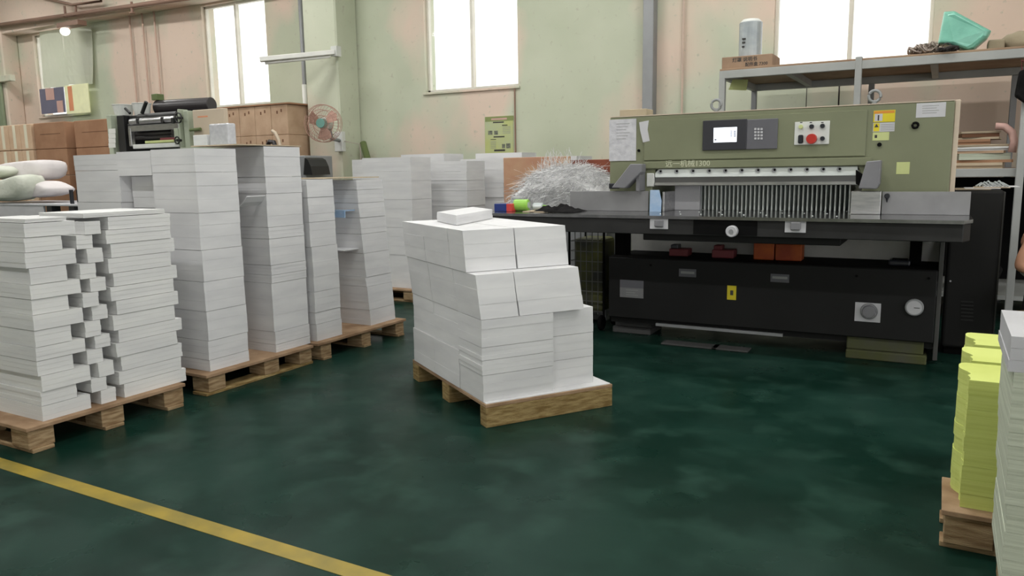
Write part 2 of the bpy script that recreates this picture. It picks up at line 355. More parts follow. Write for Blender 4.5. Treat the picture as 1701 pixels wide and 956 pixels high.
# ceiling pipe top left
a, b = PY(-60, 50, 8.12), PY(290, 0, 8.12); b2 = b+(b-a)*.1
single(MB().tube([a, b, b2], .034, 10), 'ceiling_pipe', M['pipe_brown'], 'long brown sprinkler pipe under the ceiling at upper left', 'pipe', smooth=True)
a, b = PY(60, -6, 8.1), PY(120, 8, 8.1); c = PY(168, 2, 8.1)
single(MB().tube([a, b, c, c+Vector((0, 0, .5))], .022, 8), 'ceiling_pipe', M['pipe_brown'], 'short bent pipe above the long sprinkler pipe', 'pipe', smooth=True)
for k, (x, y) in enumerate(((108, 20), (126, 18), (219, 14))):
    p = PY(x, y, 8.12); r = thing('sprinkler_head', ('left', 'middle', 'right')[k]+' small sprinkler fitting on the brown ceiling pipe', 'sprinkler', p-Vector((0, 0, .06)), 'sprinkler fittings')
    part(MB().cyl(p-Vector((0, 0, .06)), p+Vector((0, 0, .1)), .02, n=8), 'stem', M['pipe_brown'], r)
    part(MB().cyl(p-Vector((0, 0, .075)), p-Vector((0, 0, .06)), .045, n=10), 'deflector', M['pipe_brown'], r)
# ceiling fittings (the hall's own lamps), most of them outside the view
def ceiling_fitting(x, y, z, label, L=1.3):
    r = thing('ceiling_light', label, 'ceiling light', (x, y, z), 'twin tube ceiling lights')
    part(MB().box(x-L/2, x+L/2, y-.11, y+.11, z+.05, z+.1), 'housing', M['lampwhite'], r, bevel=.006)
    for dy in (-.05, .05):
        part(MB().cyl((x-L/2+.03, y+dy, z+.025), (x+L/2-.03, y+dy, z+.025), .014, n=8), 'tube', mat('lamp_tube', rgb(250, 250, 245), .4, emit=((1, .99, .97, 1), 20.0)), r, smooth=True)
    for dx in (-.4, .4):
        part(MB().cyl((x+dx, y, z+.1), (x+dx, y, CEIL), .006, n=6), 'hanger', M['grey_metal'], r)
    ld = bpy.data.lights.new('lamp_light', 'AREA'); ld.shape = 'RECTANGLE'; ld.size = L; ld.size_y = .2; ld.energy = LAMP_W; ld.color = (1, .99, .975)
    lo = bpy.data.objects.new('lamp_light', ld); COL.objects.link(lo); lo.location = (0, 0, .005); lo.parent = r
LAMPS = [(x, y) for x in (-14.2, -11.0, -7.6, -4.2, -1.2, 1.8) for y in (0.2, 3.4, 6.4)]
for k, (x, y) in enumerate(LAMPS):
    if (x, y) == (1.8, 6.4): continue
    ceiling_fitting(x, y, 4.72, 'twin tube ceiling light, %s from the left in the row %s' % (('first', 'second', 'third', 'fourth', 'fifth', 'sixth')[k//3], ('above the viewer', 'above the centre pallet', 'nearest the back wall')[k % 3]))
# wall batten on the column and lit lamp at the far left
p0, p1 = PY(556, 87, 8.0), PY(432, 99, 7.4)
d = (p1-p0).normalized(); r = thing('tube_batten', 'unlit fluorescent batten sticking out from the column by the sunlit window', 'lamp', p1-Vector((0, 0, .05)))
side = d.cross(Vector((0, 0, 1))).normalized()*.05
vs = [p0-side, p0+side, p1+side, p1-side]; mb = MB()
mb.add([v+Vector((0, 0, .03)) for v in vs]+[v-Vector((0, 0, .03)) for v in vs], [(0, 1, 2, 3), (7, 6, 5, 4), (0, 4, 5, 1), (1, 5, 6, 2), (2, 6, 7, 3), (3, 7, 4, 0)])
part(mb, 'housing', M['lampwhite'], r, bevel=.006)
part(MB().cyl(p0+d*.06-Vector((0, 0, .05)), p1-d*.06-Vector((0, 0, .05)), .018, n=10), 'tube', M['lampwhite'], r, smooth=True)
part(MB().box(p0.x-.05, p0.x+.05, 7.98, 8.07, p0.z-.05, p0.z+.08), 'bracket', M['white'], r)
p = PY(108, 52, 8.14); r = thing('bulb_lamp', 'small glowing lamp on bracket above the covered left window', 'lamp', p)
part(MB().box(p.x-.1, p.x+.5, 8.06, 8.2199, p.z+.05, p.z+.13), 'bracket', M['pipe_brown'], r, bevel=.006)
part(MB().ell(p, .09, .07, .07), 'bulb', mat('glowing_bulb', rgb(255, 252, 240), .4, emit=((1, .96, .88, 1), 3.0)), r, smooth=True)

# ---------------- covers, posters and door at the far left of the back wall
def quad_sheet(name, px, Y, m, label, cat, th=.012, wob=.03, n=6, group=None):
    """hanging sheet given by photo corners TL TR BR BL on depth Y, gently rippled"""
    tl, tr, br, bl = [PY(x, y, Y) for x, y in px]; mb = MB(); vs = []
    for back in (0, 1):
        for i in range(n+1):
            for j in range(n+1):
                s, t = j/n, i/n
                q = (tl*(1-s)+tr*s)*(1-t)+(bl*(1-s)+br*s)*t
                vs.append(q+Vector((0, wob*sin(5*s+2*t+Y)*.5+back*th, 0)))
    k = (n+1)*(n+1); fs = []
    for i in range(n):
        for j in range(n):
            a = i*(n+1)+j; fs.append((a, a+1, a+n+2, a+n+1)); fs.append((k+a, k+a+n+1, k+a+n+2, k+a+1))
    bd = [j for j in range(n+1)]+[i*(n+1)+n for i in range(1, n+1)]+[n*(n+1)+j for j in range(n-1, -1, -1)]+[i*(n+1) for i in range(n-1, 0, -1)]
    for q in range(len(bd)):
        a, c = bd[q], bd[(q+1) % len(bd)]; fs.append((a, c, k+c, k+a))
    mb.add(vs, fs)
    return single(mb, name, m, label, cat, group, smooth=False)
quad_sheet('window_cover', [(64, 53), (99, 49), (112, 144), (74, 146)], 8.4, M['curtain'], 'pale green sheet covering the left half of the far window', 'cover', group='sheets over the far window')
quad_sheet('window_cover', [(101, 49), (148, 44), (152, 139), (114, 141)], 8.4, M['curtain'], 'pale crumpled sheet covering the right half of the far window', 'cover', wob=.08, group='sheets over the far window')
r = thing('picture_poster', 'dark blue poster of portraits at the foot of the far window', 'poster', PY(90, 190, 8.38))
part(yrect(68, 146, 108, 188, 8.38, .01), 'backing', M['dusk'], r)
for (x0, y0, x1, y1) in ((76, 147, 90, 166), (95, 167, 105, 187)):
    part(yrect(x0, y0, x1, y1, 8.369, .003), 'picture', M['flesh'], r)
r = thing('notice_board', 'lemon yellow board with peach stripe at the far window', 'board', PY(130, 190, 8.38))
part(yrect(110, 140, 149, 188, 8.38, .012), 'backing', M['lemon'], r)
part(yrect(114, 143, 121, 184, 8.367, .003), 'stripe', M['peach'], r)
r = thing('door_1', 'green door at the far left corner of the hall', 'door', PY(12, 300, 8.18)); r['kind'] = 'structure'; del r['category']
part(yrect(-60, 140, 20, 420, 8.19, .05), 'door_leaf', M['doorgreen'], r, bevel=.005)
part(yrect(-60, 130, 26, 140, 8.19, .09), 'door_head', M['wall'], r, bevel=.005)

# green print poster behind the far stacks
r = thing('printed_notice', 'green and white printed notice on the wall under the middle window', 'poster', PY(830, 252, WY-.005))
part(yrect(806, 193, 853, 256, WY, .008), 'sheet', M['poster'], r)
part(yrect(806, 193, 853, 201, WY-.008, .002), 'header', M['poster_dark'], r)
part(yrect(816, 196, 842, 199, WY-.010, .002), 'title_bar', M['flesh'], r)
for (x0, y0, x1, y1) in ((819, 202, 837, 204), (834, 207, 843, 208.5), (820, 226, 838, 228), (815, 231, 824, 232), (821, 248, 839, 251)):
    part(yrect(x0, y0, x1, y1, WY-.008, .002), 'text_line', M['ink'], r)
for (x0, y0, x1, y1) in ((811, 217, 818, 223.5), (821, 217, 827, 223.5), (834, 239, 839, 246), (841, 238, 848, 246)):
    part(yrect(x0, y0, x1, y1, WY-.008, .002), 'picture', mat('poster_photo', rgb(84, 88, 78), .7, c2=rgb(130, 134, 118), scale=40), r)
for k in range(5):
    part(yrect(815, 235+2.6*k, 824, 235.8+2.6*k, WY-.008, .002), 'text_line', M['inkpale'], r)
    part(yrect(835, 210+2.6*k, 848, 210.8+2.6*k, WY-.008, .002), 'text_line', M['inkpale'], r)
# dark stick against the wall
a, b = PY(603, 237, 8.36), PY(621, 300, 8.2); b = a+(b-a)*((a.z-.02)/(a.z-b.z))
single(MB().cyl(a, b, .045, .04, n=10), 'leaning_pole', M['olive'], 'dark olive pole leaning on the wall right of the column', 'pole', smooth=True)

# wall fan
fc = PY(537, 205, 7.55); FR = .235
r = thing('oscillating_fan', 'pink bladed wall fan with wire guard on the column', 'fan', (fc.x, 7.7, fc.z-.3))
nrm = Vector((.35, -1, 0)).normalized(); ea = nrm.cross(Vector((0, 0, 1))).normalized(); eb = Vector((0, 0, 1))
g = MB()
for RR, off in ((FR, 0), (FR*.99, .05), (FR*.72, .075), (FR*.42, .085)):
    for sgn in ((1, -1) if off else (1,)):
        g.tube([fc+nrm*off*sgn+(ea*cos(2*pi*i/28)+eb*sin(2*pi*i/28))*RR for i in range(28)], .004, 5, True)
for i in range(32):
    a = 2*pi*i/32; dd = ea*cos(a)+eb*sin(a)
    g.tube([fc+nrm*.088+dd*.06, fc+nrm*.075+dd*FR*.72, fc+dd*FR], .0022, 4)
part(g, 'guard', M['fan_wire'], r, smooth=True)
for k in range(3):
    a0 = 2*pi*k/3+.5; bl = MB(); pts = []
    for (rr, da, tw) in ((.05, -.5, -.02), (.13, -.62, -.03), (.20, -.45, -.03), (.215, 0, 0), (.20, .4, .03), (.12, .45, .025), (.05, .4, .015)):
        dd = ea*cos(a0+da)+eb*sin(a0+da); pts.append(fc+dd*rr+nrm*tw)
    n = len(pts); bl.add(pts+[q-nrm*.004 for q in pts], [list(range(n)), list(range(n, 2*n))[::-1]]+[(i, (i+1) % n, n+(i+1) % n, n+i) for i in range(n)])
    part(bl, 'blade', M['fan_pink'], r)
part(MB().cyl(fc+nrm*.095, fc-nrm*.02, .06, n=18), 'hub', M['fan_teal'], r, bevel=.005)
part(MB().cyl(fc-nrm*.02, fc-nrm*.2, .08, .06, n=16), 'motor', M['white'], r, smooth=False, bevel=.01)
mt = fc-nrm*.17
part(MB().tube([mt, mt+Vector((-.05, .1, -.18)), mt+Vector((-.1, .34, -.2))], .025, 8), 'arm', M['grey_metal'], r, smooth=True)
part(MB().box(mt.x-.18, mt.x-.04, 8.0, 8.07, fc.z-.34, fc.z-.08), 'wall_plate', M['white'], r, bevel=.006)
part(MB().tube([mt+Vector((-.08, .33, -.2)), mt+Vector((.2, .36, -.25)), mt+Vector((.22, .37, -1.0))], .006, 6), 'cable', M['cord_pale'], r)

# ================================================================== PALLETS AND PAPER
def pallet(label, x0, x1, y0, y1, z=.125, T=None, cat='pallet', beams=False, yblocks=None, group=None, ply=None, side_runner=False):
    c = Vector(((x0+x1)/2, (y0+y1)/2, 0)); c = T @ c if T else c
    r = thing('wooden_pallet', label, cat, (c.x, c.y, 0), group)
    part(MB().box(x0, x1, y0, y1, z-.018, z, T), 'deck_board', ply or M['wood_ply'], r, bevel=.002)
    if beams:
        for (b0, b1) in ((y0, y0+.07), ((y0+y1)/2-.05, (y0+y1)/2+.05), (y1-.1, y1)):
            part(MB().box(x0, x1, b0, b1, 0, z-.018, T), 'beam', M['wood_beam'], r, bevel=.003)
        return r
    ys = yblocks or [(y0+.01, y0+.13), ((y0+y1)/2-.06, (y0+y1)/2+.06), (y1-.13, y1-.01)]
    for (b0, b1) in ys:
        for bx in (x0+.01, (x0+x1)/2-.07, x1-.15):
            part(MB().box(bx, bx+.14, b0, b1, .018, z-.018, T), 'block', M['wood'], r, bevel=.003)
        if not side_runner: part(MB().box(x0, x1, b0+.01, b1-.01, 0, .018, T), 'bottom_runner', M['wood'], r, bevel=.002)
    if side_runner:
        for xx in (x0+.01, x1-.13): part(MB().box(xx, xx+.12, y0, y1, -.0, .017, T), 'side_runner', M['wood_beam'], r, bevel=.002)
    return r
def bundle(x0, x1, y0, y1, z0, z1, label, group, m, T=None, slabs=3, jit=.0012, lean=(0, 0), name='paper_bundle', cat='paper bundle'):
    mb = MB(); h = (z1-z0-.0016)/slabs
    for k in range(slabs):
        dx, dy = random.uniform(-jit, jit), random.uniform(-jit, jit); f = k/slabs
        mb.box(x0+dx+lean[0]*f, x1+dx+lean[0]*f, y0+dy+lean[1]*f, y1+dy+lean[1]*f, z0+h*k, z0+h*(k+1)-.0004, T, jx=lean[0]/slabs, jy=lean[1]/slabs)
    return single(mb, name, m, label, cat, group)
def column(desc, group, x0, x1, y0, y1, z0, cuts, m, lean=(0, 0), off=None, slabs=3, T=None, jit=.0012, cj=.003):
    """cuts: heights of the layer boundaries above z0, from the bottom up"""
    n = len(cuts); prev = 0.; top = cuts[-1]
    for k, c in enumerate(cuts):
        o = off(k) if off else (random.uniform(-cj, cj), random.uniform(-cj, cj), 0, 0)
        lx, ly = lean[0]*prev/top, lean[1]*prev/top; dl = (lean[0]*(c-prev)/top, lean[1]*(c-prev)/top)
        pos = ORDW[n-1-k] if k else 'bottommost'
        bundle(x0+o[0]+lx, x1+o[0]+lx, y0+o[1]+ly, y1+(o[3] if len(o) > 3 else 0)+o[1]+ly, z0+prev, z0+c, 'white paper bundle, %s, %s' % (pos, desc), group, m, T, slabs, jit, dl)
        prev = c
def cuts(h, ws):
    s = sum(ws); out = []; a = 0
    for w in ws: a += w; out.append(h*a/s)
    return out
PZT = .125
# --- pallet 1, nearest on the left
pallet('wooden pallet nearest on the left, under the staggered paper', -4.56, -3.575, 1.85, 2.70, group='pallets along the left')
G1 = 'staggered bundles on the nearest left pallet'
w13 = [1.0, .95, 1.05, 1.0, .9, 1.1, 1.0, 1.0, .95, 1.05, 1.0, .95, .9]
ca = cuts(.925, w13); cm = cuts(.915, w13); cb = cuts(.93, w13)
def offA(k): return (random.uniform(-.005, .005), random.uniform(-.006, .006), 0, -.065 if k % 2 else 0)
def offM(k): return (random.uniform(-.006, .004), -.045 if k % 2 else 0, 0, 0)
def offB(k): return (random.uniform(-.003, .003), -.012 if k % 2 else .010, 0, random.uniform(-.01, .012))
column('nearest column of the staggered left pallet', G1, -4.03, -3.612, 1.955, 2.19, PZT, ca, M['paper_warm'], off=offA)
column('thin middle column of the staggered left pallet', G1, -3.95, -3.622, 2.245, 2.325, PZT, cm, M['paper_warm'], off=offM)
column('far column of the staggered left pallet', G1, -4.03, -3.625, 2.362, 2.725, PZT, cb, M['paper_warm'], off=offB)
column('near column at the back of the staggered left pallet', G1, -4.48, -4.05, 1.95, 2.2, PZT, cuts(.915, [1]*7), M['paper_warm'], off=offA)
column('far column at the back of the staggered left pallet', G1, -4.48, -4.05, 2.30, 2.70, PZT, cuts(.92, [1]*7), M['paper_warm'], off=offB)
bundle(-4.0, -3.62, 1.97, 2.16, PZT+.926, PZT+.945, 'thin white paper bundle lying on top of the nearest staggered column', G1, M['paper_warm'])
bundle(-4.0, -3.63, 2.25, 2.70, PZT+.931, PZT+.955, 'wide white paper bundle lying across top of the staggered far column', G1, M['paper_warm'])
# --- pallet 2, tall white stacks
pallet('wooden pallet under the two tallest white paper stacks', -4.85, -3.60, 2.86, 3.72, group='pallets along the left', yblocks=[(2.88, 3.0), (3.3, 3.42), (3.6, 3.71)], side_runner=True)
G2 = 'bundles of the tall stacks on the second left pallet'
column('left tall stack on second left pallet', G2, -4.03, -3.655, 2.935, 3.225, PZT, cuts(1.28, [.35, .6, .9, .9, .95, 1.1, 1.2, .7]), M['paper'], lean=(0, 0.0), cj=.003)
column('right tall stack on second left pallet', G2, -4.03, -3.662, 3.45, 3.755, PZT, cuts(1.30, [.25, .4, 1.5, .25, .3, .8, .35, 1.0, .5, .9]), M['paper'], cj=.003)
column('far left tall stack on second left pallet', G2, -4.80, -4.36, 2.95, 3.25, PZT, cuts(1.265, [1, 1, 1, 1, 1, 1, .5]), M['paper'], cj=.006)
column('recessed stack between tall stacks on second left pallet', G2, -4.345, -4.05, 3.02, 3.30, PZT, cuts(1.13, [1, 1, 1, .9, .5, .9]), M['paper'], cj=.004)
bundle(-4.36, -4.045, 2.945, 3.28, PZT+1.131, PZT+1.275, 'white paper bundle capping the recessed stack on second left pallet', G2, M['paper'])
column('back right tall stack on second left pallet', G2, -4.50, -4.05, 3.45, 3.75, PZT, cuts(1.29, [1, 1, 1, 1]), M['paper'])
single(MB().box(-4.06, -3.66, 3.24, 3.77, PZT+1.302, PZT+1.308), 'cardboard_sheet', M['cardboard_sheet'], 'brown cardboard sheet on top of the right tall paper stack', 'cardboard sheet')
mb = MB(); mb.prism([(-3.74, 1.06), (-3.70, 1.085), (-3.67, 1.12), (-3.672, 1.124), (-3.705, 1.092), (-3.742, 1.068)], 3.30, 3.449, 'y')
single(mb, 'loose_sheet', M['paper'], 'curled white sheet poking out between the two tall stacks', 'paper sheet')
# --- pallet 3
pallet('wooden pallet under the two shorter stacks with cardboard on top', -4.70, -3.60, 3.76, 4.74, group='pallets along the left', yblocks=[(3.80, 3.90), (4.22, 4.32), (4.62, 4.72)])
G3 = 'bundles on the third left pallet'
column('left stack on the third left pallet', G3, -4.03, -3.655, 3.815, 4.066, PZT, cuts(1.09, [.5, .35, .6, 1.3, .7, .7, .5]), M['paper'], lean=(0, -.02), cj=.003)
column('right stack on the third left pallet', G3, -4.03, -3.675, 4.405, 4.70, PZT, cuts(1.08, [.5, .75, .3, .75, .6, .5, .45, .4, .3]), M['paper'], lean=(0, -.095), cj=.003)
column('back left stack on the third left pallet', G3, -4.50, -4.06, 3.80, 4.07, PZT, cuts(1.15, [1, 1, 1, .3]), M['paper'])
column('back right stack on the third left pallet', G3, -4.50, -4.06, 4.36, 4.62, PZT, cuts(1.06, [1, 1, 1, 1]), M['paper'])
single(MB().box(-4.05, -3.70, 4.0, 4.60, PZT+1.092, PZT+1.099), 'cardboard_sheet', M['cardboard_sheet'], 'bent cardboard sheet bridging the two stacks on third left pallet', 'cardboard sheet')
single(MB().box(-4.0, -3.70, 4.20, 4.312, .985, .992).box(-4.0, -3.70, 4.20, 4.21, .94, .985), 'plastic_sheet', M['blue_sheet'], 'folded light blue plastic sheet in the gap of third left pallet', 'plastic sheet')
bundle(-3.98, -3.72, 4.2, 4.385, .70, .708, 'single thin white pad poking out in gap of third left pallet', G3, M['paper'])
# --- pallet 4 far
pallet('low wooden pallet under the far grey-white stacks', -5.5, -4.40, 5.95, 6.95, group='pallets by the wall')
pallet('wooden pallet under the far stacks beside the board', -5.0, -3.95, 7.0, 8.0, group='pallets by the wall')
G4 = 'bundles of the far stacks under the poster'
column('left far stack under the poster', G4, -5.05, -4.46, 6.03, 6.36, PZT, cuts(1.275, [1.2, 1, 1, 1, .5]), M['paper'], cj=.003)
column('middle far stack in front of the poster', G4, -4.66, -4.19, 6.60, 6.95, PZT, cuts(1.235, [1.2, 1, .8, .6, .4, .35, .4]), M['paper'], cj=.004)
column('right far stack beside the brown board', G4, -4.60, -4.06, 7.12, 7.45, PZT, cuts(1.26, [1, 1, .8, .5, .45, .4]), M['paper'], cj=.004)
column('rear far stack against the wall', G4, -5.45, -4.86, 7.2, 7.6, PZT, cuts(1.33, [1, 1, 1, 1]), M['paper'], cj=.004)
column('rearmost far stack below the poster', G4, -4.7, -4.1, 7.6, 7.95, PZT, cuts(1.33, [1, 1, 1, .6]), M['paper'], cj=.004)
column('rear left stack behind the left far stack', G4, -5.5, -5.08, 6.4, 6.8, PZT, cuts(1.27, [1, 1, 1]), M['paper'])

xa_, xb_ = PY(884, 260, 7.3).x, PY(957, 260, 7.3).x; zq = PY(930, 259, 7.3).z
pallet('wooden pallet behind the brown board', xa_-.05, xb_+.05, 7.25, 7.85, group='pallets by the wall')
column('stack behind the brown board', G4, xa_, xb_, 7.3, 7.7, PZT, cuts(zq-PZT, [1, 1, 1, 1]), M['paper'])
# --- centre pallet, turned
ang = radians(56.0); P0 = PZ(807, 672, .12)
TC = Matrix.Translation((P0.x, P0.y, 0)) @ Matrix.Rotation(ang, 4, 'Z')
pallet('wooden pallet with thick front beam under the centre paper block', 0, .745, 0, 1.06, z=.12, T=TC, beams=True)
single(MB().box(0.005, .735, .006, 1.03, .1203, .1243, TC), 'base_sheet', M['paper'], 'white sheet spread on the centre pallet under the paper block', 'paper sheet')
GC = 'paper blocks on the centre pallet'
VS = [('front', .03, .318), ('middle', .321, .678), ('rear', .681, 1.02)]
z0 = .1248
for (vn, v0, v1) in VS:
    for (un, u0, u1, dv) in (('left', 0.0, .40, 0), ('right', .403, .67, .045 if vn == 'front' else 0)):
        lv = [.26, .335, .40, .537] if (vn == 'front' and un == 'left') else ([.27, .40, .537] if un == 'right' else [.33, .537])
        prev = z0
        for k, c in enumerate(lv):
            bundle(u0+random.uniform(-.003, .003), u1, v0+dv, v1, prev, c, 'white paper block, bottom tier %s %s, layer %s, centre pallet' % (vn, un, ('one', 'two', 'three', 'four')[k]), GC, M['paper'], TC, 3, .0015)
            prev = c
    for (un, u0, u1) in (('left', 0.0, .205), ('right', .211, .585)):
        bundle(u0, u1, v0+.002, v1+.002, .5374, .757, 'white paper block, middle tier %s %s of the centre pallet' % (vn, un), GC, M['paper'], TC, 3, .0015, lean=(-.016, .028))
    for (un, u0, u1) in (('left', -.018, .262), ('right', .27, .57)):
        bundle(u0, u1, v0+(.13 if vn == 'front' else .04), v1+.04, .7574, .966, 'white paper block, top tier %s %s of the centre pallet' % (vn, un), GC, M['paper'], TC, 3, .0015, lean=(-.012, .012))
q0, q1, q2 = PZ(758, 374, .967), PZ(726, 367, .967), PZ(818, 362, .967)
e1 = q1-q0; e2 = q2-q0; mb = MB()
for k in range(3):
    zz = .9666+k*.018; o = Vector((random.uniform(-.002, .002), random.uniform(-.002, .002), 0)); b = [q0+o, q2+o, q0+e1+e2+o, q1+o]
    mb.add([Vector((p.x, p.y, zz)) for p in b]+[Vector((p.x, p.y, zz+.0177)) for p in b], [(3, 2, 1, 0), (4, 5, 6, 7), (0, 1, 5, 4), (1, 2, 6, 5), (2, 3, 7, 6), (3, 0, 4, 7)])
single(mb, 'paper_bundle', M['paper'], 'small white paper pad lying on top of the centre paper block', 'paper bundle')

# --- yellow die-cut stacks on the right
pallet('wooden pallet under the nearest yellow die-cut stack', .06, .75, 2.75, 3.06, z=.135, group='pallets on the right', yblocks=[(2.76, 2.86), (2.95, 3.05)])
pallet('wooden pallet under the two farther yellow stacks', .135, .75, 3.075, 3.70, z=.135, group='pallets on the right')
GY = 'yellow die-cut stacks'
for k, (ya, yb, xa) in enumerate(((2.80, 3.05, .085), (3.09, 3.33, .10), (3.38, 3.62, .115))):
    L = .62; Hh = yb-ya; poly = []
    for (fx, fy) in ((.10, 0.0), (.12, .08), (.115, .17), (.09, .27), (.13, .36), (.10, .46), (.05, .55), (.012, .64), (0, .75), (.005, .87), (.03, .96), (.08, 1.0)):
        poly.append((xa+fx*L*.42, ya+fy*Hh))
    poly += [(xa+.5, yb), (xa+.5, ya)]
    mb = MB(); n = 9; zz = .1354; hh = .43/n
    for j in range(n):
        dx, dy = random.uniform(-.002, .002), random.uniform(-.002, .002)
        mb.prism([(p+dx, q+dy) for p, q in poly], zz+hh*j, zz+hh*(j+1)-.0003)
    single(mb, 'diecut_stack', M['paper_yellow'], ('nearest', 'middle', 'farthest')[k]+' of three yellow die-cut paper stacks with wavy edge', 'paper stack', GY)
# greyish stack at right frame edge on piled boards
r = thing('board_pile', 'pile of wooden boards under the greyish stack at right edge', 'wood pile', (.45, 2.45, 0))
for k in range(4):
    part(MB().box(.215+.006*(k % 2), .8, 2.2, 2.66+.012*(k % 2), .0005+k*.042, .040+k*.042), 'board', M['wood'], r, bevel=.004)
zz = .169; hs = [.115, .11, .12, .105, .12, .09]
for k, h in enumerate(hs):
    x = .192-.012*(k/5)+random.uniform(-.003, .003)
    if k == len(hs)-1: x -= .012
    mb = MB(); 
    for j in range(3): mb.box(x+random.uniform(-.002, .002), x+.42, 2.22, 2.62, zz+h/3*j, zz+h/3*(j+1)-.0006)
    single(mb, 'paper_bundle', M['paper_grey'] if k < len(hs)-1 else M['label'], 'greyish paper bundle, %s, stack at the right edge' % (ORDW[len(hs)-1-k] if k else 'bottommost'), 'paper bundle', 'greyish bundles at the right edge')
    zz += h

# ================================================================== GUILLOTINE PAPER CUTTER
HY = 5.45; PNY = 5.375; TZ = .945; FY = 4.88
cut = thing('paper_cutter', 'large green and black guillotine paper cutting machine by the wall', 'cutting machine', (-1.08, 5.6, 0))
xl, xr = PY(1013, 250, HY).x, PY(1581, 250, HY).x; zt = 1.63
ol, orr = PY(1088, 290, HY).x, PY(1424, 290, HY).x; zo = PY(1250, 278, HY).z
head = part(MB().prism([(xl, TZ), (xl, zt), (xr, zt), (xr, TZ), (orr+.03, TZ), (orr+.03, zo-.07), (orr-.0, zo), (ol+.04, zo), (ol-.02, zo-.06), (ol-.02, TZ)], HY, 6.05, 'y'), 'head', M['machine_green'], cut, bevel=.006)
part(MB().box(xl+.27, xr-.48, HY-.012, HY, PY(1250, 264, HY).z+.004, zt-.03), 'front_cover', M['machine_green'], cut, bevel=.004)
part(MB().box(xl+.27, xr-.44, HY-.022, HY-.002, zo+.002, PY(1250, 264, HY).z-.004), 'lower_cover', M['machine_green'], cut, bevel=.004)
part(MB().box(xr, xr+.03, HY+.02, 6.05, TZ+.1, zt+.006), 'side_trim', M['machine_edge'], cut, bevel=.004)
part(MB().box(xl, xr, HY-.002, HY+.012, zt, zt+.006), 'top_trim', M['machine_edge'], cut)
for (x, y) in ((1190, 172), (1453, 159)):
    c = PY(x, y, 5.75); e = part(MB().ring((c.x, 5.75, zt+.075), .036, .010, 'y', 24, 8), 'eye_bolt', M['grey_metal'], cut, smooth=True)
    part(MB().cyl((c.x, 5.75, zt), (c.x, 5.75, zt+.042), .016, n=10), 'shank', M['grey_metal'], e)
# screen and keypad
FCV = HY-.012
sc = part(yrect(1168, 199, 1241, 249, FCV, .016), 'display_bezel', M['bezel'], cut, bevel=.003)
sy = FCV-.016
s2 = part(yrect(1185.5, 211.5, 1224, 236, sy, .002), 'screen', M['screen'], sc)
for k in range(7):
    part(yrect(1213, 217+1.6*k, 1216.5, 217.9+1.6*k, sy-.002, .0006), 'screen_text', M['screen_ink'], sc)
    part(yrect(1219, 216.5+1.6*k, 1222.5, 217.6+1.6*k, sy-.002, .0006), 'screen_text', M['screen_ink'], sc)
part(yrect(1187, 230.5, 1190, 233, sy-.002, .0006), 'screen_text', M['screen_ink'], sc)
kp = part(yrect(1241, 197.5, 1292, 247.5, FCV, .013), 'keypad_panel', M['panelgrey'], cut, bevel=.003)
for i in range(4):
    for j in range(3):
        part(yrect(1253+5.2*j, 212.5+5.2*i, 1256.6+5.2*j, 216+5.2*i, FCV-.013, .004), 'key', M['label'], kp, bevel=.001)
# button plate
bp = part(yrect(1320, 201.5, 1378, 240, FCV, .008), 'button_plate', M['white'], cut, bevel=.002)
def button(x, y, r_, m, nm='button', h=.018):
    c = PY(x, y, FCV-.008); return part(MB().cyl((c.x, FCV-.008, c.z), (c.x, FCV-.008-h, c.z), r_, r_*.92, n=18), nm, m, bp, smooth=False)
button(1330.5, 210.5, .014, M['yellow_note'], 'indicator_lamp'); button(1348.5, 210, .015, M['darkbtn']); button(1366.5, 209, .015, M['darkbtn']); button(1366.5, 230, .015, M['darkbtn'])
part(yrect(1326, 224, 1334.5, 238, FCV-.008, .014), 'rocker_switch', M['darkbtn'], bp, bevel=.006)
button(1348.5, 230.5, .034, M['red'], 'emergency_stop', .03)
for x in (1331, 1347, 1366): part(yrect(x-2, 202.6, x+2, 204.2, FCV-.008, .0006), 'caption', M['ink'], bp)
# stickers
w1 = part(yrect(1451, 183, 1487, 202.5, HY, .002), 'warning_sticker', M['yellow'], cut, label='yellow warning sticker')
part(yrect(1453, 189, 1466, 201, HY-.002, .001), 'sticker_picture', M['label'], w1); part(yrect(1452, 184, 1486, 188, HY-.002, .001), 'sticker_band', M['orange_sign'], w1)
part(yrect(1458, 191, 1460.5, 200, HY-.003, .0006), 'sticker_figure', M['ink'], w1)
w2 = part(yrect(1450, 203.5, 1486, 218.5, HY, .002), 'warning_sticker', M['label'], cut, label='white and yellow warning sticker with triangle')
part(yrect(1451, 204.5, 1461, 218, HY-.002, .001), 'sticker_picture', M['yellow'], w2)
a, b, c = PY(1452.5, 211.5, HY), PY(1459.5, 211, HY), PY(1456, 205.5, HY)
part(MB().prism([(a.x, a.z), (b.x, b.z), (c.x, c.z)], HY-.004, HY-.003, 'y'), 'warning_triangle', M['ink'], w2)
for k in range(4): part(yrect(1463, 206+3*k, 1485, 207+3*k, HY-.002, .0006), 'sticker_text', M['inkpale'], w2)
part(yrect(1449.5, 219.5, 1477, 233, HY, .002), 'note_sticker', M['yellow_note'], cut)
part(yrect(1453, 224, 1457, 229, HY-.002, .0008), 'sticker_mark', M['ink'], cut)
part(yrect(1522, 170.5, 1571, 194.5, HY, .002), 'name_plate', M['label'], cut)
for k in range(4): part(yrect(1532, 175+4*k, 1560-4*(k % 2), 176+4*k, HY-.002, .0006), 'plate_text', M['inkpale'], cut)
c = PY(1520.5, 208, HY); part(MB().ring((c.x, HY-.006, c.z), .016, .007, 'y', 20, 8), 'lock_ring', M['soot'], cut, smooth=True)
c = PY(1461, 240, HY); part(MB().cyl((c.x, HY, c.z), (c.x, HY-.012, c.z), .013, n=14), 'key_lock', M['soot'], cut)
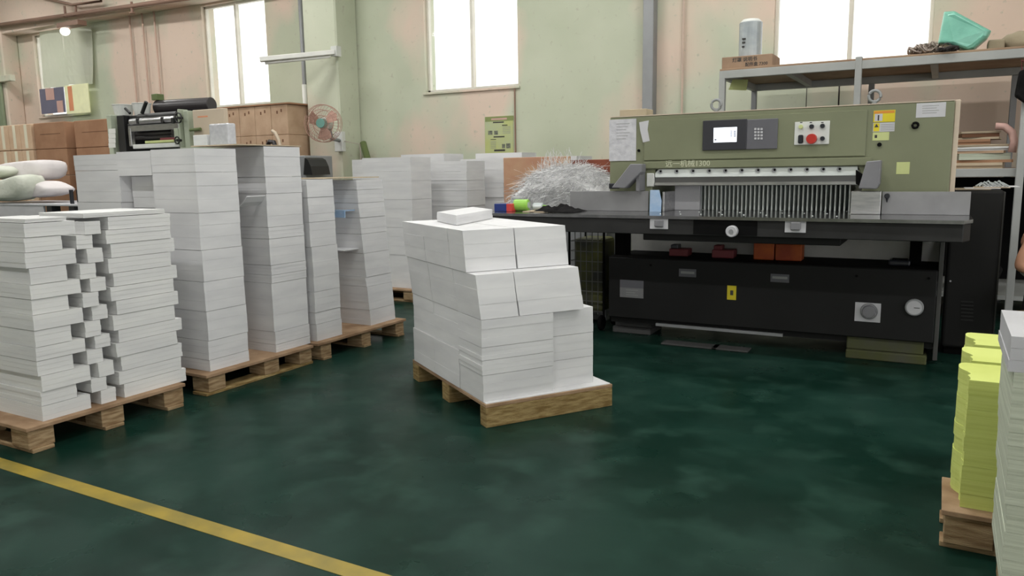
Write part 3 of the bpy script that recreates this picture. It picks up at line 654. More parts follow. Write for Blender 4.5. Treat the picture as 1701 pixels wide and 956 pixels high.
part(yrect(1489, 269, 1511, 289, HY, .002), 'pale_note', M['yellow_note'], cut)
# sleeved sheet and paper scrap on the left of the head
sl = part(yrect(1012.5, 198, 1057, 267, HY, .006), 'sleeved_notice', M['sheet'], cut)
for k in range(6): part(yrect(1024, 205+5*k, 1046-3*(k % 3), 205.9+5*k, HY-.006, .0006), 'notice_text', M['inkpale'], sl)
mb = MB(); pp = [PY(x, y, HY-.003) for x, y in ((1062.5, 203), (1078.5, 200), (1076.5, 215), (1080, 234), (1069, 236.5), (1064.5, 218))]
mb.prism([(p.x, p.z) for p in pp], HY-.014, HY-.012, 'y'); part(mb, 'paper_scrap', M['label'], cut)
c = PY(1061.5, 250, HY); part(MB().cyl((c.x, HY, c.z), (c.x, HY-.01, c.z), .010, n=12), 'bolt_head', M['soot'], cut)
# maker's lettering
c = PY(1105, 276.5, HY-.022); text_part('远一机械1300', .054, (c.x, HY-.0225, c.z), cut, M['lettering'], 'maker_lettering')
# knife bar with bolts, clamp
bz1, bz0 = PY(1250, 277, HY).z, PY(1250, 293, HY).z; bz2 = PY(1250, 302, HY).z; bz3 = PY(1250, 309, HY).z
bar = part(MB().box(ol, orr, HY+.0, HY+.04, bz0, zo-.001), 'knife_bar', M['bright'], cut, bevel=.003)
for k in range(12):
    x = 1097+k*(1394-1097)/11; c = PY(x, 282.5, HY); b_ = part(MB().cyl((c.x, HY, zo-.02), (c.x, HY-.008, zo-.02), .015, n=16), 'bar_bolt', M['grey_metal'], bar)
    part(MB().cyl((c.x+.004, HY-.008, zo-.018), (c.x+.004, HY-.009, zo-.018), .008, n=10), 'bolt_socket', M['soot'], bar)
part(MB().box(ol, orr, HY+.01, HY+.05, bz2, bz0), 'knife', M['steel_dark'], cut)
part(MB().box(ol, orr+.02, HY-.01, HY+.07, bz3+.006, bz2), 'clamp_edge', M['steel'], cut, bevel=.003)
part(MB().box(ol-.06, ol-.005, HY-.012, HY+.1, bz3, zo-.03), 'bar_end_block', M['white'], cut, bevel=.004)
# work table
Xl, Xr_ = PY(800, 350, FY).x, PY(1612, 355, FY).x
Xl = -3.05
tb = part(MB().prism([(Xl, FY+.02), (PZ(1602, 367, TZ).x, FY-.01), (PZ(1612, 355, TZ).x+.0, FY+.12), (PZ(1612, 355, TZ).x, HY), (orr, HY), (orr, 6.75), (ol, 6.75), (ol, HY), (Xl, HY)], TZ-.02, TZ, 'z'), 'work_table', M['steel_table'], cut)
# air nozzles
for i in range(9):
    for j in range(3):
        x = ol+.16+i*.14+(.05 if j % 2 else 0); y = 5.1+j*.28
        part(MB().ell((x, y, TZ), .006, .006, .003, 8, 4), 'air_ball', M['bright'], tb, smooth=True)
# fences of the side tables
FNY = 5.40
part(MB().box(PY(948, 335, FNY).x, PY(1078, 335, FNY).x, FNY-.012, FNY, TZ, PY(1000, 317, FNY).z), 'side_fence', M['fence'], cut, bevel=.002)
part(MB().box(PY(1465, 335, FNY).x, PY(1612, 335, FNY).x, FNY-.012, FNY, TZ, PY(1540, 318, FNY).z), 'side_fence', M['fence'], cut, bevel=.002)
part(MB().box(PY(1414, 340, FNY).x, PY(1463.5, 340, FNY).x, FNY-.05, FNY+.3, TZ, PY(1440, 317, FNY).z), 'side_gauge', M['steel'], cut, bevel=.003)
part(MB().box(PY(1105, 340, FNY).x, PY(1148, 340, FNY).x, 5.62, 5.66, TZ, 1.20), 'side_gauge', M['label'], cut, bevel=.003)
part(MB().box(PY(1104, 340, FNY).x-.008, PY(1104, 340, FNY).x+.006, FNY-.03, FNY+.6, TZ, PY(1440, 318, FNY).z), 'side_rail', M['steel'], cut, bevel=.002)
mb = MB(); mb.prism([(PY(1080, 340, 5.38).x, TZ), (PY(1099, 340, 5.38).x, TZ), (PY(1100, 330, 5.38).x, 1.02), (PY(1096, 318, 5.38).x, 1.10), (PY(1081, 318, 5.38).x, 1.10)], 5.366, 5.372, 'y')
part(mb, 'plastic_flap', M['blue_sheet'], cut)
c = PY(1474, 325, FNY-.012); kn = part(MB().cyl((c.x, FNY-.012, c.z), (c.x, FNY-.04, c.z), .016, n=14), 'fence_knob', M['darkbtn'], cut, bevel=.003)
part(MB().cyl((c.x, FNY-.02, c.z-.012), (c.x, FNY-.02, c.z-.04), .009, .003, n=8), 'knob_pointer', M['darkbtn'], kn)
# back gauge comb behind the knife
part(MB().box(ol+.01, orr-.01, 6.42, 6.6, TZ+.002, 1.30), 'back_gauge', M['soot'], cut)
n = 37; x0c, x1c = PY(1151, 330, 5.66).x, PY(1411, 330, 5.66).x
for k in range(n):
    x = x0c+(x1c-x0c)*k/(n-1); part(MB().box(x-.0045, x+.0045, 5.66, 6.42, TZ+.001, 1.22), 'gauge_finger', M['bright'], cut)
# light guard arms
def arm(pts_px, Y, th, nm, side):
    pp = [PY(x, y, Y) for x, y in pts_px]; mb = MB(); mb.prism([(p.x, p.z) for p in pp], Y-th, Y, 'y'); return part(mb, nm, M['greybracket'], cut, bevel=.005)
la = arm([(1024, 311), (1055, 272), (1073, 272), (1073, 285), (1046, 312)], HY-.05, .1, 'guard_arm', -1)
part(MB().box(PY(1066, 285, HY).x, PY(1072, 285, HY).x, HY-.12, HY, TZ+.15, PY(1066, 284, HY).z), 'arm_post', M['greybracket'], la)
part(yrect(1018, 304, 1030, 313, HY-.03, .08), 'arm_foot', M['darkbtn'], la, bevel=.004)
arm([(1429, 312), (1442, 268), (1466, 266), (1463, 305), (1458, 313)], HY-.05, .12, 'guard_arm', 1)
mb = MB(); pp = [PY(x, y, HY-.02) for x, y in ((1422, 282), (1434, 290), (1427, 308), (1422, 305))]; mb.prism([(p.x, p.z) for p in pp], HY-.04, HY-.0, 'y'); part(mb, 'arm_hinge', M['soot'], cut)
# fascia under the table
zf = .822
fa = part(MB().prism([(Xl, FY+.02), (PZ(1602, 367, TZ).x, FY+.02), (PZ(1612, 355, TZ).x-.01, FY+.13), (PZ(1612, 355, TZ).x-.01, HY-.05), (Xl, HY-.05)], zf, TZ-.021, 'z'), 'table_fascia', M['black2'], cut, bevel=.004)
part(MB().box(ol+.08, orr-.03, FY+.1, HY-.06, .775, zf), 'lower_fascia', M['black'], cut, bevel=.004)
part(MB().box(Xl+.08, Xl+.14, 5.2, 5.26, 0, zf), 'side_table_leg', M['black2'], cut, bevel=.003)
def plate_btn(x0, y0, x1, y1, Y):
    pl = part(yrect(x0, y0, x1, y1, Y, .006), 'cut_button_plate', M['label'], cut, bevel=.001)
    w, h = x1-x0, y1-y0; part(yrect(x0+w*.27, y0+h*.22, x0+w*.75, y0+h*.82, Y-.006, .02), 'cut_button', M['greybracket'], pl, bevel=.005)
plate_btn(1080, 360.5, 1110, 380, FY+.02); plate_btn(1304, 363.5, 1339, 386, FY+.02)
part(yrect(1152, 363, 1258, 390, FY+.02, .004), 'recess_panel', M['soot'], cut)
c = PY(1217, 383.5, FY+.01); hw = part(MB().cyl((c.x, FY+.016, c.z), (c.x, FY-.03, c.z), .036, n=24), 'hand_knob', M['label'], cut, bevel=.004)
part(MB().cyl((c.x, FY-.03, c.z), (c.x, FY-.034, c.z), .014, n=14), 'knob_centre', M['grey_metal'], hw)
# base
bx0, bx1 = PY(1011, 480, PNY).x, PY(1556, 480, PNY).x
bs = part(MB().box(bx0, bx1, PNY, PNY+.05, .145, .602), 'base_panel', M['black'], cut, bevel=.006)
part(MB().box(bx0, bx1, PNY+.05, 6.2, .10, .60), 'base_frame', M['black'], cut)
part(MB().box(bx0-.005, bx1+.005, PNY+.006, PNY+.45, .6005, .606), 'base_ledge', M['soot'], cut)
part(MB().box(bx0+.0, bx1-.0, 5.86, 5.92, .606, .84), 'rear_plate', M['under'], cut)
part(MB().box(bx0-.01, bx1-.01, 5.92, 6.3, .6, TZ-.02), 'table_bed', M['black'], cut)
part(MB().box(bx1+.002, bx1+.028, PNY+.03, 6.2, .03, .83), 'side_plate', M['sidegrey'], cut, bevel=.003)
part(MB().box(bx1-.17, bx1-.10, 5.66, 5.74, .606, .83), 'leg_post', M['soot'], cut)
part(MB().box(bx0+.0, bx0+.09, 5.5, 5.6, .606, .83), 'leg_post', M['soot'], cut)
lb = part(yrect(1030, 465, 1069, 494, PNY, .003), 'rating_label', mat('grey_label', rgb(128, 128, 130), .5), cut)
part(yrect(1030, 465, 1069, 478, PNY-.003, .0008), 'label_band', M['panelgrey'], lb)
for k in range(3): part(yrect(1040, 481+4*k, 1060-5*(k % 2), 482.2+4*k, PNY-.003, .0008), 'label_text', M['inkpale'], lb)
for (x0, y0, x1, y1) in ((1128, 446.5, 1156.5, 459.5), (1280, 455, 1311, 468.5)):
    l2 = part(yrect(x0, y0, x1, y1, PNY, .003), 'small_label', M['panelgrey'], cut); part(yrect(x0+3, y0+4, x1-3, y0+8, PNY-.003, .0008), 'label_text', M['inkpale'], l2)
l3 = part(yrect(1208, 474, 1223, 497.5, PNY, .003), 'yellow_warning_label', M['yellow'], cut); part(yrect(1213, 482, 1218, 490, PNY-.003, .001), 'label_symbol', M['ink'], l3)
dp = part(yrect(1420, 502.5, 1463, 534, PNY, .004), 'dial_plate', M['label'], cut)
c = PY(1443.5, 516.5, PNY); part(MB().cyl((c.x, PNY-.004, c.z), (c.x, PNY-.04, c.z), .042, .038, n=26), 'dial_knob', M['greybracket'], dp, bevel=.003)
part(MB().ring((c.x, PNY-.006, c.z), .05, .004, 'y', 26, 6), 'dial_scale', M['grey_metal'], dp, smooth=True)
c = PY(1519, 509.5, PNY); ga = part(MB().cyl((c.x, PNY, c.z), (c.x, PNY-.03, c.z), .053, n=28), 'pressure_gauge', M['grey_metal'], cut, bevel=.004)
part(MB().cyl((c.x, PNY-.03, c.z), (c.x, PNY-.032, c.z), .043, n=28), 'gauge_face', M['label'], ga)
part(MB().box(c.x-.002, c.x+.03, PNY-.034, PNY-.032, c.z-.002, c.z+.002), 'gauge_needle', M['ink'], ga)
for (x, y) in ((1423, 458), (1543, 462), (1081, 440)):
    c = PY(x, y, PNY); part(MB().cyl((c.x, PNY, c.z), (c.x, PNY-.006, c.z), .008, n=10), 'panel_screw', M['soot'], cut)
# feet
yf = mat('green_stained_pad', rgb(74, 75, 62), .8, c2=rgb(74, 78, 40), scale=5)  # foot and pad colours darkened to carry the shade under the machine
gp = mat('grey_pad', rgb(80, 80, 80), .8)
part(MB().box(PZ(1404, 594, 0).x, bx1-.03, PNY-.0, PNY+.3, 0, .058).box(PZ(1404, 594, 0).x+.0, bx1-.05, PNY+.03, PNY+.28, .058, .145), 'foot', yf, cut, bevel=.006)
part(MB().box(bx0-.015, bx0+.29, PNY+.12, PNY+.4, 0, .05).box(bx0-.0, bx0+.29, PNY+.14, PNY+.38, .05, .145), 'foot', gp, cut, bevel=.006)
part(MB().box(-1.8, -.9, PNY+.02, PNY+.05, .10, .12), 'foot_bar', M['grey_metal'], cut)
# grey floor pads in front of the machine
for k, (x0, y0, x1, y1) in enumerate(((1111, 560, 1186, 575), (1192, 567, 1240, 582))):
    p = PZ(x0, y0, .0); q = PZ(x1, y1, .0); mb = MB().box(p.x+.02, p.x+(.42 if k == 0 else .27), 5.24, 5.36, 0, .012)
    single(mb, 'floor_pad', gp, ('longer', 'shorter')[k]+' grey sheet lying on the floor before the machine', 'floor pad', bevel=.003)
# things on the ledge of the base
def ledge_box(nm, label, cat, x0, y0, x1, m, h, Y=5.55, dep=.12, lid=None):
    a, b = PY(x0, y0, Y), PY(x1, y0, Y); r = thing(nm, label, cat, ((a.x+b.x)/2, Y+dep/2, .6065))
    part(MB().box(a.x, b.x, Y, Y+dep, .6065, .6065+h), 'body', m, r, bevel=.006)
    if lid: part(MB().box(a.x+.01, a.x+(b.x-a.x)*.45, Y+.01, Y+dep*.8, .6065+h, .6065+h+.03), 'top_piece', lid, r, bevel=.005)
ledge_box('tool_box', 'maroon and black tool on the ledge under the left cut button', 'tool', 1111, 425, 1142, M['maroon'], .055, lid=M['darkbtn'])
ledge_box('tool_box', 'rounded maroon tool on the ledge under the hand knob', 'tool', 1182, 428, 1218, M['maroon'], .06, lid=M['maroon'])
ledge_box('orange_carton', 'left orange carton on the machine ledge', 'carton', 1251, 433, 1285, M['orange'], .125)
ledge_box('orange_carton', 'right orange carton on the machine ledge', 'carton', 1287, 434, 1331, M['orange'], .115)
r = thing('black_tray', 'black rounded tray on the right end of the machine ledge', 'tray', (PY(1495, 440, 5.6).x, 5.6, .6065))
a, b = PY(1476, 440, 5.55).x, PY(1513, 440, 5.55).x
part(MB().box(a, b, 5.5, 5.62, .6065, .645), 'body', M['darkbtn'], r, bevel=.012, seg=2); part(MB().box(a+.02, b-.02, 5.52, 5.60, .645, .649), 'rim', M['soot'], r)
# small wooden block on top of the head
single(MB().box(PY(1034, 180, 5.8).x, PY(1078, 180, 5.8).x, 5.74, 5.90, zt+.0005, zt+.075), 'small_carton', M['cardboard_sheet'], 'small beige carton on top left of the cutting machine', 'carton', bevel=.003)

# electrical cabinet at the right end
cx0, cx1 = PY(1567, 430, 5.75).x, PY(1660, 430, 5.75).x
cb_ = thing('electrical_cabinet', 'tall black electrical cabinet right of the cutting machine', 'cabinet', ((cx0+cx1)/2, 6.1, 0))
part(MB().box(cx0+.02, cx1, 5.75, 6.45, .05, 1.085), 'body', M['black'], cb_, bevel=.02, seg=3)
part(MB().box(cx0+.04, cx1-.02, 5.79, 6.4, 0, .05), 'plinth', M['soot'], cb_)
for k in range(6): part(yrect(1596, 500+6*k, 1617, 502.5+6*k, 5.75, .006), 'vent_slat', M['black2'], cb_, bevel=.001)
part(MB().box(cx1+.0005, cx1+.012, 5.85, 6.4, .1, 1.07), 'side_strip', M['sidegrey'], cb_)
c = PY(1570, 466, 5.75); part(MB().cyl((c.x+.03, 5.75, c.z), (c.x+.03, 5.742, c.z), .006, n=8), 'screw', M['label'], cb_)
for k in range(4):
    mb = MB(); x = cx0+.04+.055*k; mb.box(x, x+.2, 5.82+.05*k, 6.1+.05*k, 1.0855+.004*k, 1.0890+.004*k)
    single(mb, 'loose_paper', M['paper'] if k % 2 else M['cardboard_sheet'], ('lowest brown', 'second white', 'third brown', 'uppermost white')[k]+' loose sheet on top of the black cabinet', 'paper sheet', 'sheets on the cabinet')
mb = MB(); random.seed(3)
for k in range(7):
    x = cx0+.16+.02*k; mb.tube([(x, 6.0+.02*k, 1.105), (x+.03, 6.03, 1.125+.006*(k % 3)), (x+.06, 6.0-.01*k, 1.106)], .006, 5)
single(mb, 'crumpled_wrap', M['clear'], 'crumpled clear wrap on the papers atop the black cabinet', 'wrap')

# ---------------- left side: boards, shredded paper, small things on the side table
q = lambda x, y, Y: PY(x, y, Y)
r = thing('leaning_board', 'large light brown board standing behind the paper shreds', 'board', (-3.3, 6.65, 0))
a, b = q(836, 262, 6.6), q(946, 262, 6.6)
part(MB().box(a.x, b.x, 6.6, 6.63, .25, a.z).add([], []), 'panel', M['wood_red'], r, bevel=.003)
part(MB().box(a.x+.05, a.x+.12, 6.63, 6.7, 0, a.z-.1), 'batten', M['wood'], r); part(MB().box(b.x-.12, b.x-.05, 6.63, 6.7, 0, a.z-.1), 'batten', M['wood'], r)
r = thing('leaning_board', 'dark red board between the shreds and the cutting machine', 'board', (-2.9, 6.7, 0))
a, b = q(940, 265, 6.75), q(1030, 265, 6.75)
part(MB().box(a.x, b.x, 6.75, 6.78, .25, a.z-.005), 'panel', M['wood_deep'], r, bevel=.003)
part(MB().box(b.x-.14, b.x-.07, 6.78, 6.85, 0, a.z-.1), 'batten', M['wood'], r)
# shreds in a bin
bc = Vector((-2.86, 6.15, 0))
r = thing('waste_bin', 'grey bin holding the white paper shreds behind side table', 'bin', bc)
mb = MB()
for (x0, x1, y0, y1) in ((-3.36, -2.38, 5.86, 5.88), (-3.36, -2.38, 6.42, 6.44), (-3.36, -3.34, 5.88, 6.42), (-2.40, -2.38, 5.88, 6.42)):
    part(MB().box(x0, x1, y0, y1, .05, .88), 'side_panel', M['grey_metal'], r, bevel=.003)
part(MB().box(-3.36, -2.38, 5.86, 6.44, 0.01, .05), 'bottom_panel', M['grey_metal'], r)
random.seed(11); mb = MB()
def mound(x, y):
    dx, dy = (x-bc.x)/.50, (y-bc.y)/.30; return .885+.41*max(0, 1-dx*dx)**.45*max(0, 1-dy*dy)**.4
N = 20; vs = []; fs = []
for i in range(N+1):
    for j in range(N+1):
        x = bc.x-.475+.95*j/N; y = bc.y-.265+.53*i/N; vs.append((x, y, .80 if i in (0, N) or j in (0, N) else mound(x, y)-.03))
for i in range(N):
    for j in range(N): k = i*(N+1)+j; fs.append((k, k+1, k+N+2, k+N+1))
mb.add(vs, fs)
for k in range(4200):
    a = random.uniform(0, 2*pi); rr = sqrt(random.random())
    x = bc.x+.47*rr*cos(a); y = bc.y+.265*rr*sin(a); z = mound(x, y)-.02
    if k % 3 == 0: x = bc.x+random.uniform(-.47, .47); y = bc.y-.262; z = random.uniform(.88, mound(x, y+.02)-.02)
    outw = Vector((cos(a)*.6, sin(a)*.6-.25, random.uniform(.1, 1.0))).normalized(); t = (Vector((random.gauss(0, 1), random.gauss(0, 1), random.gauss(.1, .5))).normalized()*.8+outw*.6).normalized()
    L = random.uniform(.05, .15) if random.random() < .93 else random.uniform(.14, .24); w = t.cross(Vector((random.random(), random.random(), .3))).normalized()*random.uniform(.0012, .0024)
    p = Vector((x, y, z)); pts = []
    for s in (0, .5, 1.): pts.append(p+t*L*s+Vector((0, 0, -L*.35*s*s)))
    mb.add([pts[0]-w, pts[0]+w, pts[1]-w, pts[1]+w, pts[2]-w, pts[2]+w], [(0, 1, 3, 2), (2, 3, 5, 4)])
for k in range(60):
    x = bc.x+random.uniform(-.3, .12)*1.0; y = bc.y+random.uniform(-.15, .1); p = Vector((x, y, mound(x, y)-.02)); t = Vector((random.uniform(-.5, .4), random.uniform(-.3, .3), 1)).normalized(); L = random.uniform(.08, .2); w = Vector((.0018, 0, 0))
    pts = [p, p+t*L*.5, p+t*L+Vector((random.uniform(-.03, .03), 0, -.01))]
    mb.add([pts[0]-w, pts[0]+w, pts[1]-w, pts[1]+w, pts[2]-w, pts[2]+w], [(0, 1, 3, 2), (2, 3, 5, 4)])
me = mesh_of(mb, 'paper_shreds', bc); me.materials.append(M['shred'])
o = bpy.data.objects.new('paper_shreds', me); COL.objects.link(o); o.location = bc
tag(o, 'heap of thin white paper shreds behind the side table', 'paper shreds', kind='stuff')
# small things on the side table (left)
SZ = TZ+.0005
a, b, c = q(821, 350, 5.12), q(841, 350, 5.12), q(850, 350, 5.12)
r = thing('tape_box', 'blue and red box at the left end of the side table', 'box', (b.x, 5.16, SZ))
part(MB().box(a.x, b.x, 5.12, 5.22, SZ, SZ+.058), 'blue_half', M['blue'], r, bevel=.002); part(MB().box(b.x+.0005, c.x, 5.12, 5.22, SZ, SZ+.058), 'red_half', M['red_box'], r, bevel=.002)
a = q(855, 345, 5.2)
r = thing('tape_roll', 'lime green roll lying on the side table', 'roll', (a.x+.05, 5.2, SZ))
part(MB().cyl((a.x, 5.2, SZ+.045), (a.x+.11, 5.22, SZ+.045), .045, n=22), 'tape', M['green_tape'], r, bevel=.004); part(MB().cyl((a.x-.004, 5.2, SZ+.045), (a.x+.114, 5.22, SZ+.045), .025, n=16), 'core', M['clear'], r)
r = thing('clear_bottle', 'clear plastic bottle lying beside the lime green roll', 'bottle', (a.x+.17, 5.28, SZ))
part(MB().cyl((a.x+.12, 5.28, SZ+.03), (a.x+.2, 5.29, SZ+.03), .03, n=14), 'body', M['clear'], r, smooth=False, bevel=.005); part(MB().cyl((a.x+.2, 5.29, SZ+.03), (a.x+.24, 5.295, SZ+.03), .014, .01, n=10), 'neck', M['green_tape'], r)
r = thing('plastic_jar', 'pale round plastic jar behind the blue and red box', 'jar', (a.x-.05, 5.33, SZ))
part(MB().cyl((a.x-.05, 5.33, SZ), (a.x-.05, 5.33, SZ+.09), .05, .045, n=18), 'body', M['clear'], r, bevel=.008); part(MB().cyl((a.x-.05, 5.33, SZ+.09), (a.x-.05, 5.33, SZ+.104), .048, n=18), 'lid', M['label'], r)
single(MB().box(q(870, 350, 5.1).x, q(912, 350, 5.1).x, 5.08, 5.3, SZ, SZ+.006), 'cardboard_piece', M['cardboard_sheet'], 'flat cardboard piece lying beside the black cloth', 'cardboard')
# black crumpled cloth
random.seed(5); a = q(892, 345, 5.2); b = q(966, 345, 5.2)
cc = Vector(((a.x+b.x)/2, 5.2, SZ)); mb = MB(); N = 40; M_ = 12; vs = []; fs = []
for i in range(M_+1):
    for j in range(N+1):
        s, t = j/N*2-1, i/M_*2-1
        e = max(0, 1-abs(s)**3)*max(0, 1-t*t); z = SZ+.003+e*(.038+.012*sin(6*s+3*t)+.009*sin(13*s-4*t+1)+.006*sin(23*s+7*t))
        vs.append((cc.x+s*(b.x-a.x)/2, cc.y+t*.12+.01*sin(8*s), max(SZ+.002, z)))
for i in range(M_):
    for j in range(N): k = i*(N+1)+j; fs.append((k, k+1, k+N+2, k+N+1))
mb.add(vs, fs); single(mb, 'black_cloth', M['cloth_black'], 'crumpled black cloth on the left side table', 'cloth', smooth=True)
# wire cage trolley under the side table
a, b = q(946, 450, 5.5), q(1003, 450, 5.5)
r = thing('wire_cage', 'dark wire cage trolley with yellow scraps under the side table', 'cage', ((a.x+b.x)/2, 5.66, 0))
wm = mat('cage_wire', rgb(110, 110, 108), .5, .3)
for (x, y) in ((a.x, 5.5), (b.x, 5.5), (a.x, 5.82), (b.x, 5.82)): part(MB().cyl((x, y, .12), (x, y, .80), .010, n=8), 'post', M['soot'], r)
g = MB()
for k in range(9): z = .15+k*.078; g.box(a.x, b.x, 5.497, 5.503, z, z+.005); g.box(a.x-.003, a.x+.003, 5.5, 5.82, z, z+.005)
for k in range(7): x = a.x+(b.x-a.x)*k/6; g.box(x-.0025, x+.0025, 5.497, 5.503, .13, .79)
part(g, 'wire_mesh', wm, r)
part(MB().box(a.x+.02, b.x-.02, 5.53, 5.80, .14, .72), 'cage_bag', mat('dark_bag', rgb(60, 60, 56), .7, c2=rgb(96, 98, 44), scale=6), r, bevel=.03, seg=2)
for (x, y) in ((a.x+.03, 5.53), (b.x-.03, 5.53), (a.x+.03, 5.79), (b.x-.03, 5.79)):
    part(MB().cyl((x-.015, y, .06), (x+.015, y, .06), .06, n=16), 'wheel', M['soot'], r, bevel=.006)

# ================================================================== STORAGE RACK
RF, RB = 6.95, 8.30
rk = thing('storage_rack', 'pale metal storage rack with deep shelves behind the machine', 'rack', (-.2, 7.6, 0))
a = PY(1195, 118, RF); zs1 = a.z; zs0 = PY(1195, 131, RF).z; RX0 = a.x; RX1 = 1.2
part(MB().box(RX0, RX1, RF, RF+.04, zs0, zs1), 'front_beam', M['rack'], rk, bevel=.003)
part(MB().box(RX0, RX1, RB-.04, RB, zs0, zs1), 'rear_beam', M['rack'], rk, bevel=.003)
part(MB().box(RX0, RX0+.04, RF+.04, RB-.04, zs0, zs1), 'end_beam', M['rack'], rk, bevel=.003)
npl = 5
for k in range(npl):
    y0 = RF+.002+(RB-RF-.004)*k/npl; part(MB().box(RX0+.002, RX1, y0, y0+(RB-RF)/npl-.004, zs1+.0005, zs1+.016), 'shelf_plank', M['rack_shelf'], rk, bevel=.002)
for x in (PY(1300, 115, RF).x, PY(1545, 100, RF).x): part(MB().box(x, x+.05, RF+.05, RB-.05, zs0+.01, zs1), 'cross_bar', M['rack'], rk)
for (xp, nmx) in ((RX0, 0), (PY(1425, 110, RF).x-.02, 1), (PY(1692, 300, RF).x-.02, 2)):
    top = zs1+.03 if nmx else zs0
    part(MB().box(xp, xp+.05, RF-.006, RF+.05, 0, top), 'post', M['rack'], rk, bevel=.003)
    part(MB().box(xp, xp+.05, RB-.05, RB, 0, zs0), 'post', M['grey_metal'], rk, bevel=.003)
zl1, zl0 = PY(1620, 280, RF).z, PY(1620, 294, RF).z
part(MB().box(-.7, RX1, RF+.055, RF+.09, zl0, zl1), 'lower_beam', M['rack'], rk, bevel=.003)
part(MB().box(-.7, RX1, RF+.09, RB-.06, zl1-.015, zl1), 'lower_shelf', M['rack_shelf'], rk)
part(MB().box(-.7, RX1, RF+.2, RB-.1, .18, .215), 'bottom_shelf', M['rack'], rk)
part(MB().box(-.68, RX1, RB-.12, RB-.1, .22, zl0-.02), 'rear_sheet', M['soot'], rk)
ZS = zs1+.0165
# carton with handwriting
a, b = PY(1199, 108, RF+.03), PY(1283, 108, RF+.03)
r = thing('marked_carton', 'low brown carton with handwritten marks on left end of rack', 'carton', ((a.x+b.x)/2, RF+.2, ZS))
part(MB().box(a.x, b.x, RF+.03, RF+.36, ZS, ZS+.10), 'body', mat('dull_cardboard', rgb(162, 136, 112), .85, c2=rgb(146, 120, 98), scale=6), r, bevel=.003)
text_part('灯罩 说明书', .040, (a.x+.09, RF+.0295, ZS+.055), r, M['ink'], 'handwriting', bold=.0006); text_part('配件盒 7300', .036, (a.x+.20, RF+.0295, ZS+.012), r, M['ink'], 'handwriting', bold=.0006)
# roll of film on the carton
c = PY(1246, 90, RF+.2); fr = .098
r = thing('film_roll', 'upright silver wrapped roll standing on the marked carton', 'roll', (c.x, RF+.2, ZS+.1005))
part(MB().cyl((c.x, RF+.2, ZS+.1005), (c.x, RF+.2, ZS+.40), fr, fr*1.0, n=28), 'wrap', M['film'], r, smooth=False, bevel=.006)
part(MB().cyl((c.x, RF+.2, ZS+.40), (c.x, RF+.2, ZS+.425), fr*.95, fr*.7, n=24), 'wrap_top', M['white'], r)
for k, (w, zz) in enumerate(((.03, .245), (.026, .215), (.02, .18))): part(MB().box(c.x-.05, c.x-.05+w, RF+.2-fr-.003, RF+.2-fr*.8, ZS+zz, ZS+zz+.014), 'printed_mark', M['ink'], r)
# teal bag
random.seed(4)
outl = [(1568, 24), (1585, 22), (1646, 55), (1640, 65), (1618, 84), (1607, 88), (1580, 79), (1558, 76), (1562, 55)]
YB = RF+.14; pp = [PY(x, y, YB) for x, y in outl]; zmin = min(p.z for p in pp); sh = ZS+.001-zmin
cen = sum(pp, Vector())/len(pp); mb = MB(); vs = []; nL = len(pp)
for lay, (yo, sc_) in enumerate(((.0, .80), (-.075, .93), (-.09, 1.0), (.0, 1.0), (.09, 1.0), (.075, .93), (.0, .80))):
    yy = (-.125, -.115, -.08, 0, .08, .115, .125)[lay]
    for p in pp:
        d = p-cen; vs.append((cen.x+d.x*sc_, YB+yy+.008*sin(p.x*50+lay), max(ZS+.001, cen.z+d.z*sc_+sh)))
fs = [list(range(nL))[::-1], list(range(6*nL, 7*nL))]
for l in range(6):
    for i in range(nL): fs.append((l*nL+i, l*nL+(i+1) % nL, (l+1)*nL+(i+1) % nL, (l+1)*nL+i))
mb.add(vs, fs); single(mb, 'plastic_bag', M['teal'], 'shiny teal plastic bag tilted on top of the rack', 'bag', bevel=.012, seg=2)
# cord tangle beside the bag
random.seed(21)
def tangle(nm, x0, x1, Y, h, n, m, r_, label, cat):
    a, b = PY(x0, 100, Y).x, PY(x1, 100, Y).x; mb = MB()
    for k in range(n):
        pts = []; c = Vector((random.uniform(a+.03, b-.03), Y+random.uniform(-.08, .08), ZS+r_)); R = random.uniform(.02, .06); ph = random.uniform(0, 6)
        for i in range(9):
            t = i/8*5+ph; f = (c.x-a)/(b-a); env = h*(.35+.65*f)
            pts.append((min(b, max(a, c.x+R*cos(t))), c.y+R*.8*sin(t*1.3), ZS+r_+env*abs(sin(t*.7+k))))
        mb.tube(pts, r_, 5)
    return single(mb, nm, m, label, cat, smooth=True)
tangle('cord_tangle', 1508, 1562, RF+.12, .10, 34, M['cord_pale'], .006, 'tangle of pale cords left of the teal bag', 'cords')
tangle('cord_tangle', 1553, 1602, RF+.0+.02, .035, 12, M['cord_dark'], .006, 'dark cords in front of the teal bag', 'cords')
c = PY(1573, 76, RF+.01); single(MB().ring((c.x, RF+.012, ZS+.034), .03, .004, 'y', 20, 6), 'cord_loop', M['cord_dark'], 'small dark ring standing before the teal bag', 'ring', smooth=True)
a, b = PY(1640, 75, RF+.2).x, PY(1668, 75, RF+.2).x
single(MB().box(a, b, RF+.1, RF+.3, ZS, ZS+.075), 'khaki_parcel', M['khaki'], 'small khaki parcel right of the teal bag', 'parcel', bevel=.012, seg=2)
random.seed(2); a = PY(1672, 70, RF+.2); mb = MB(); mb.ell((a.x+.13, RF+.22, ZS+.05), .17, .12, .09, 16, 8, lambda d: 1+.12*sin(7*d.x+5*d.y)+.08*sin(11*d.z+3*d.x))
for v in mb.v: v.z = max(v.z, ZS+.0005)
single(mb, 'cloth_bundle', M['khaki'], 'crumpled khaki cloth bundle at the right end of rack', 'cloth', smooth=True)
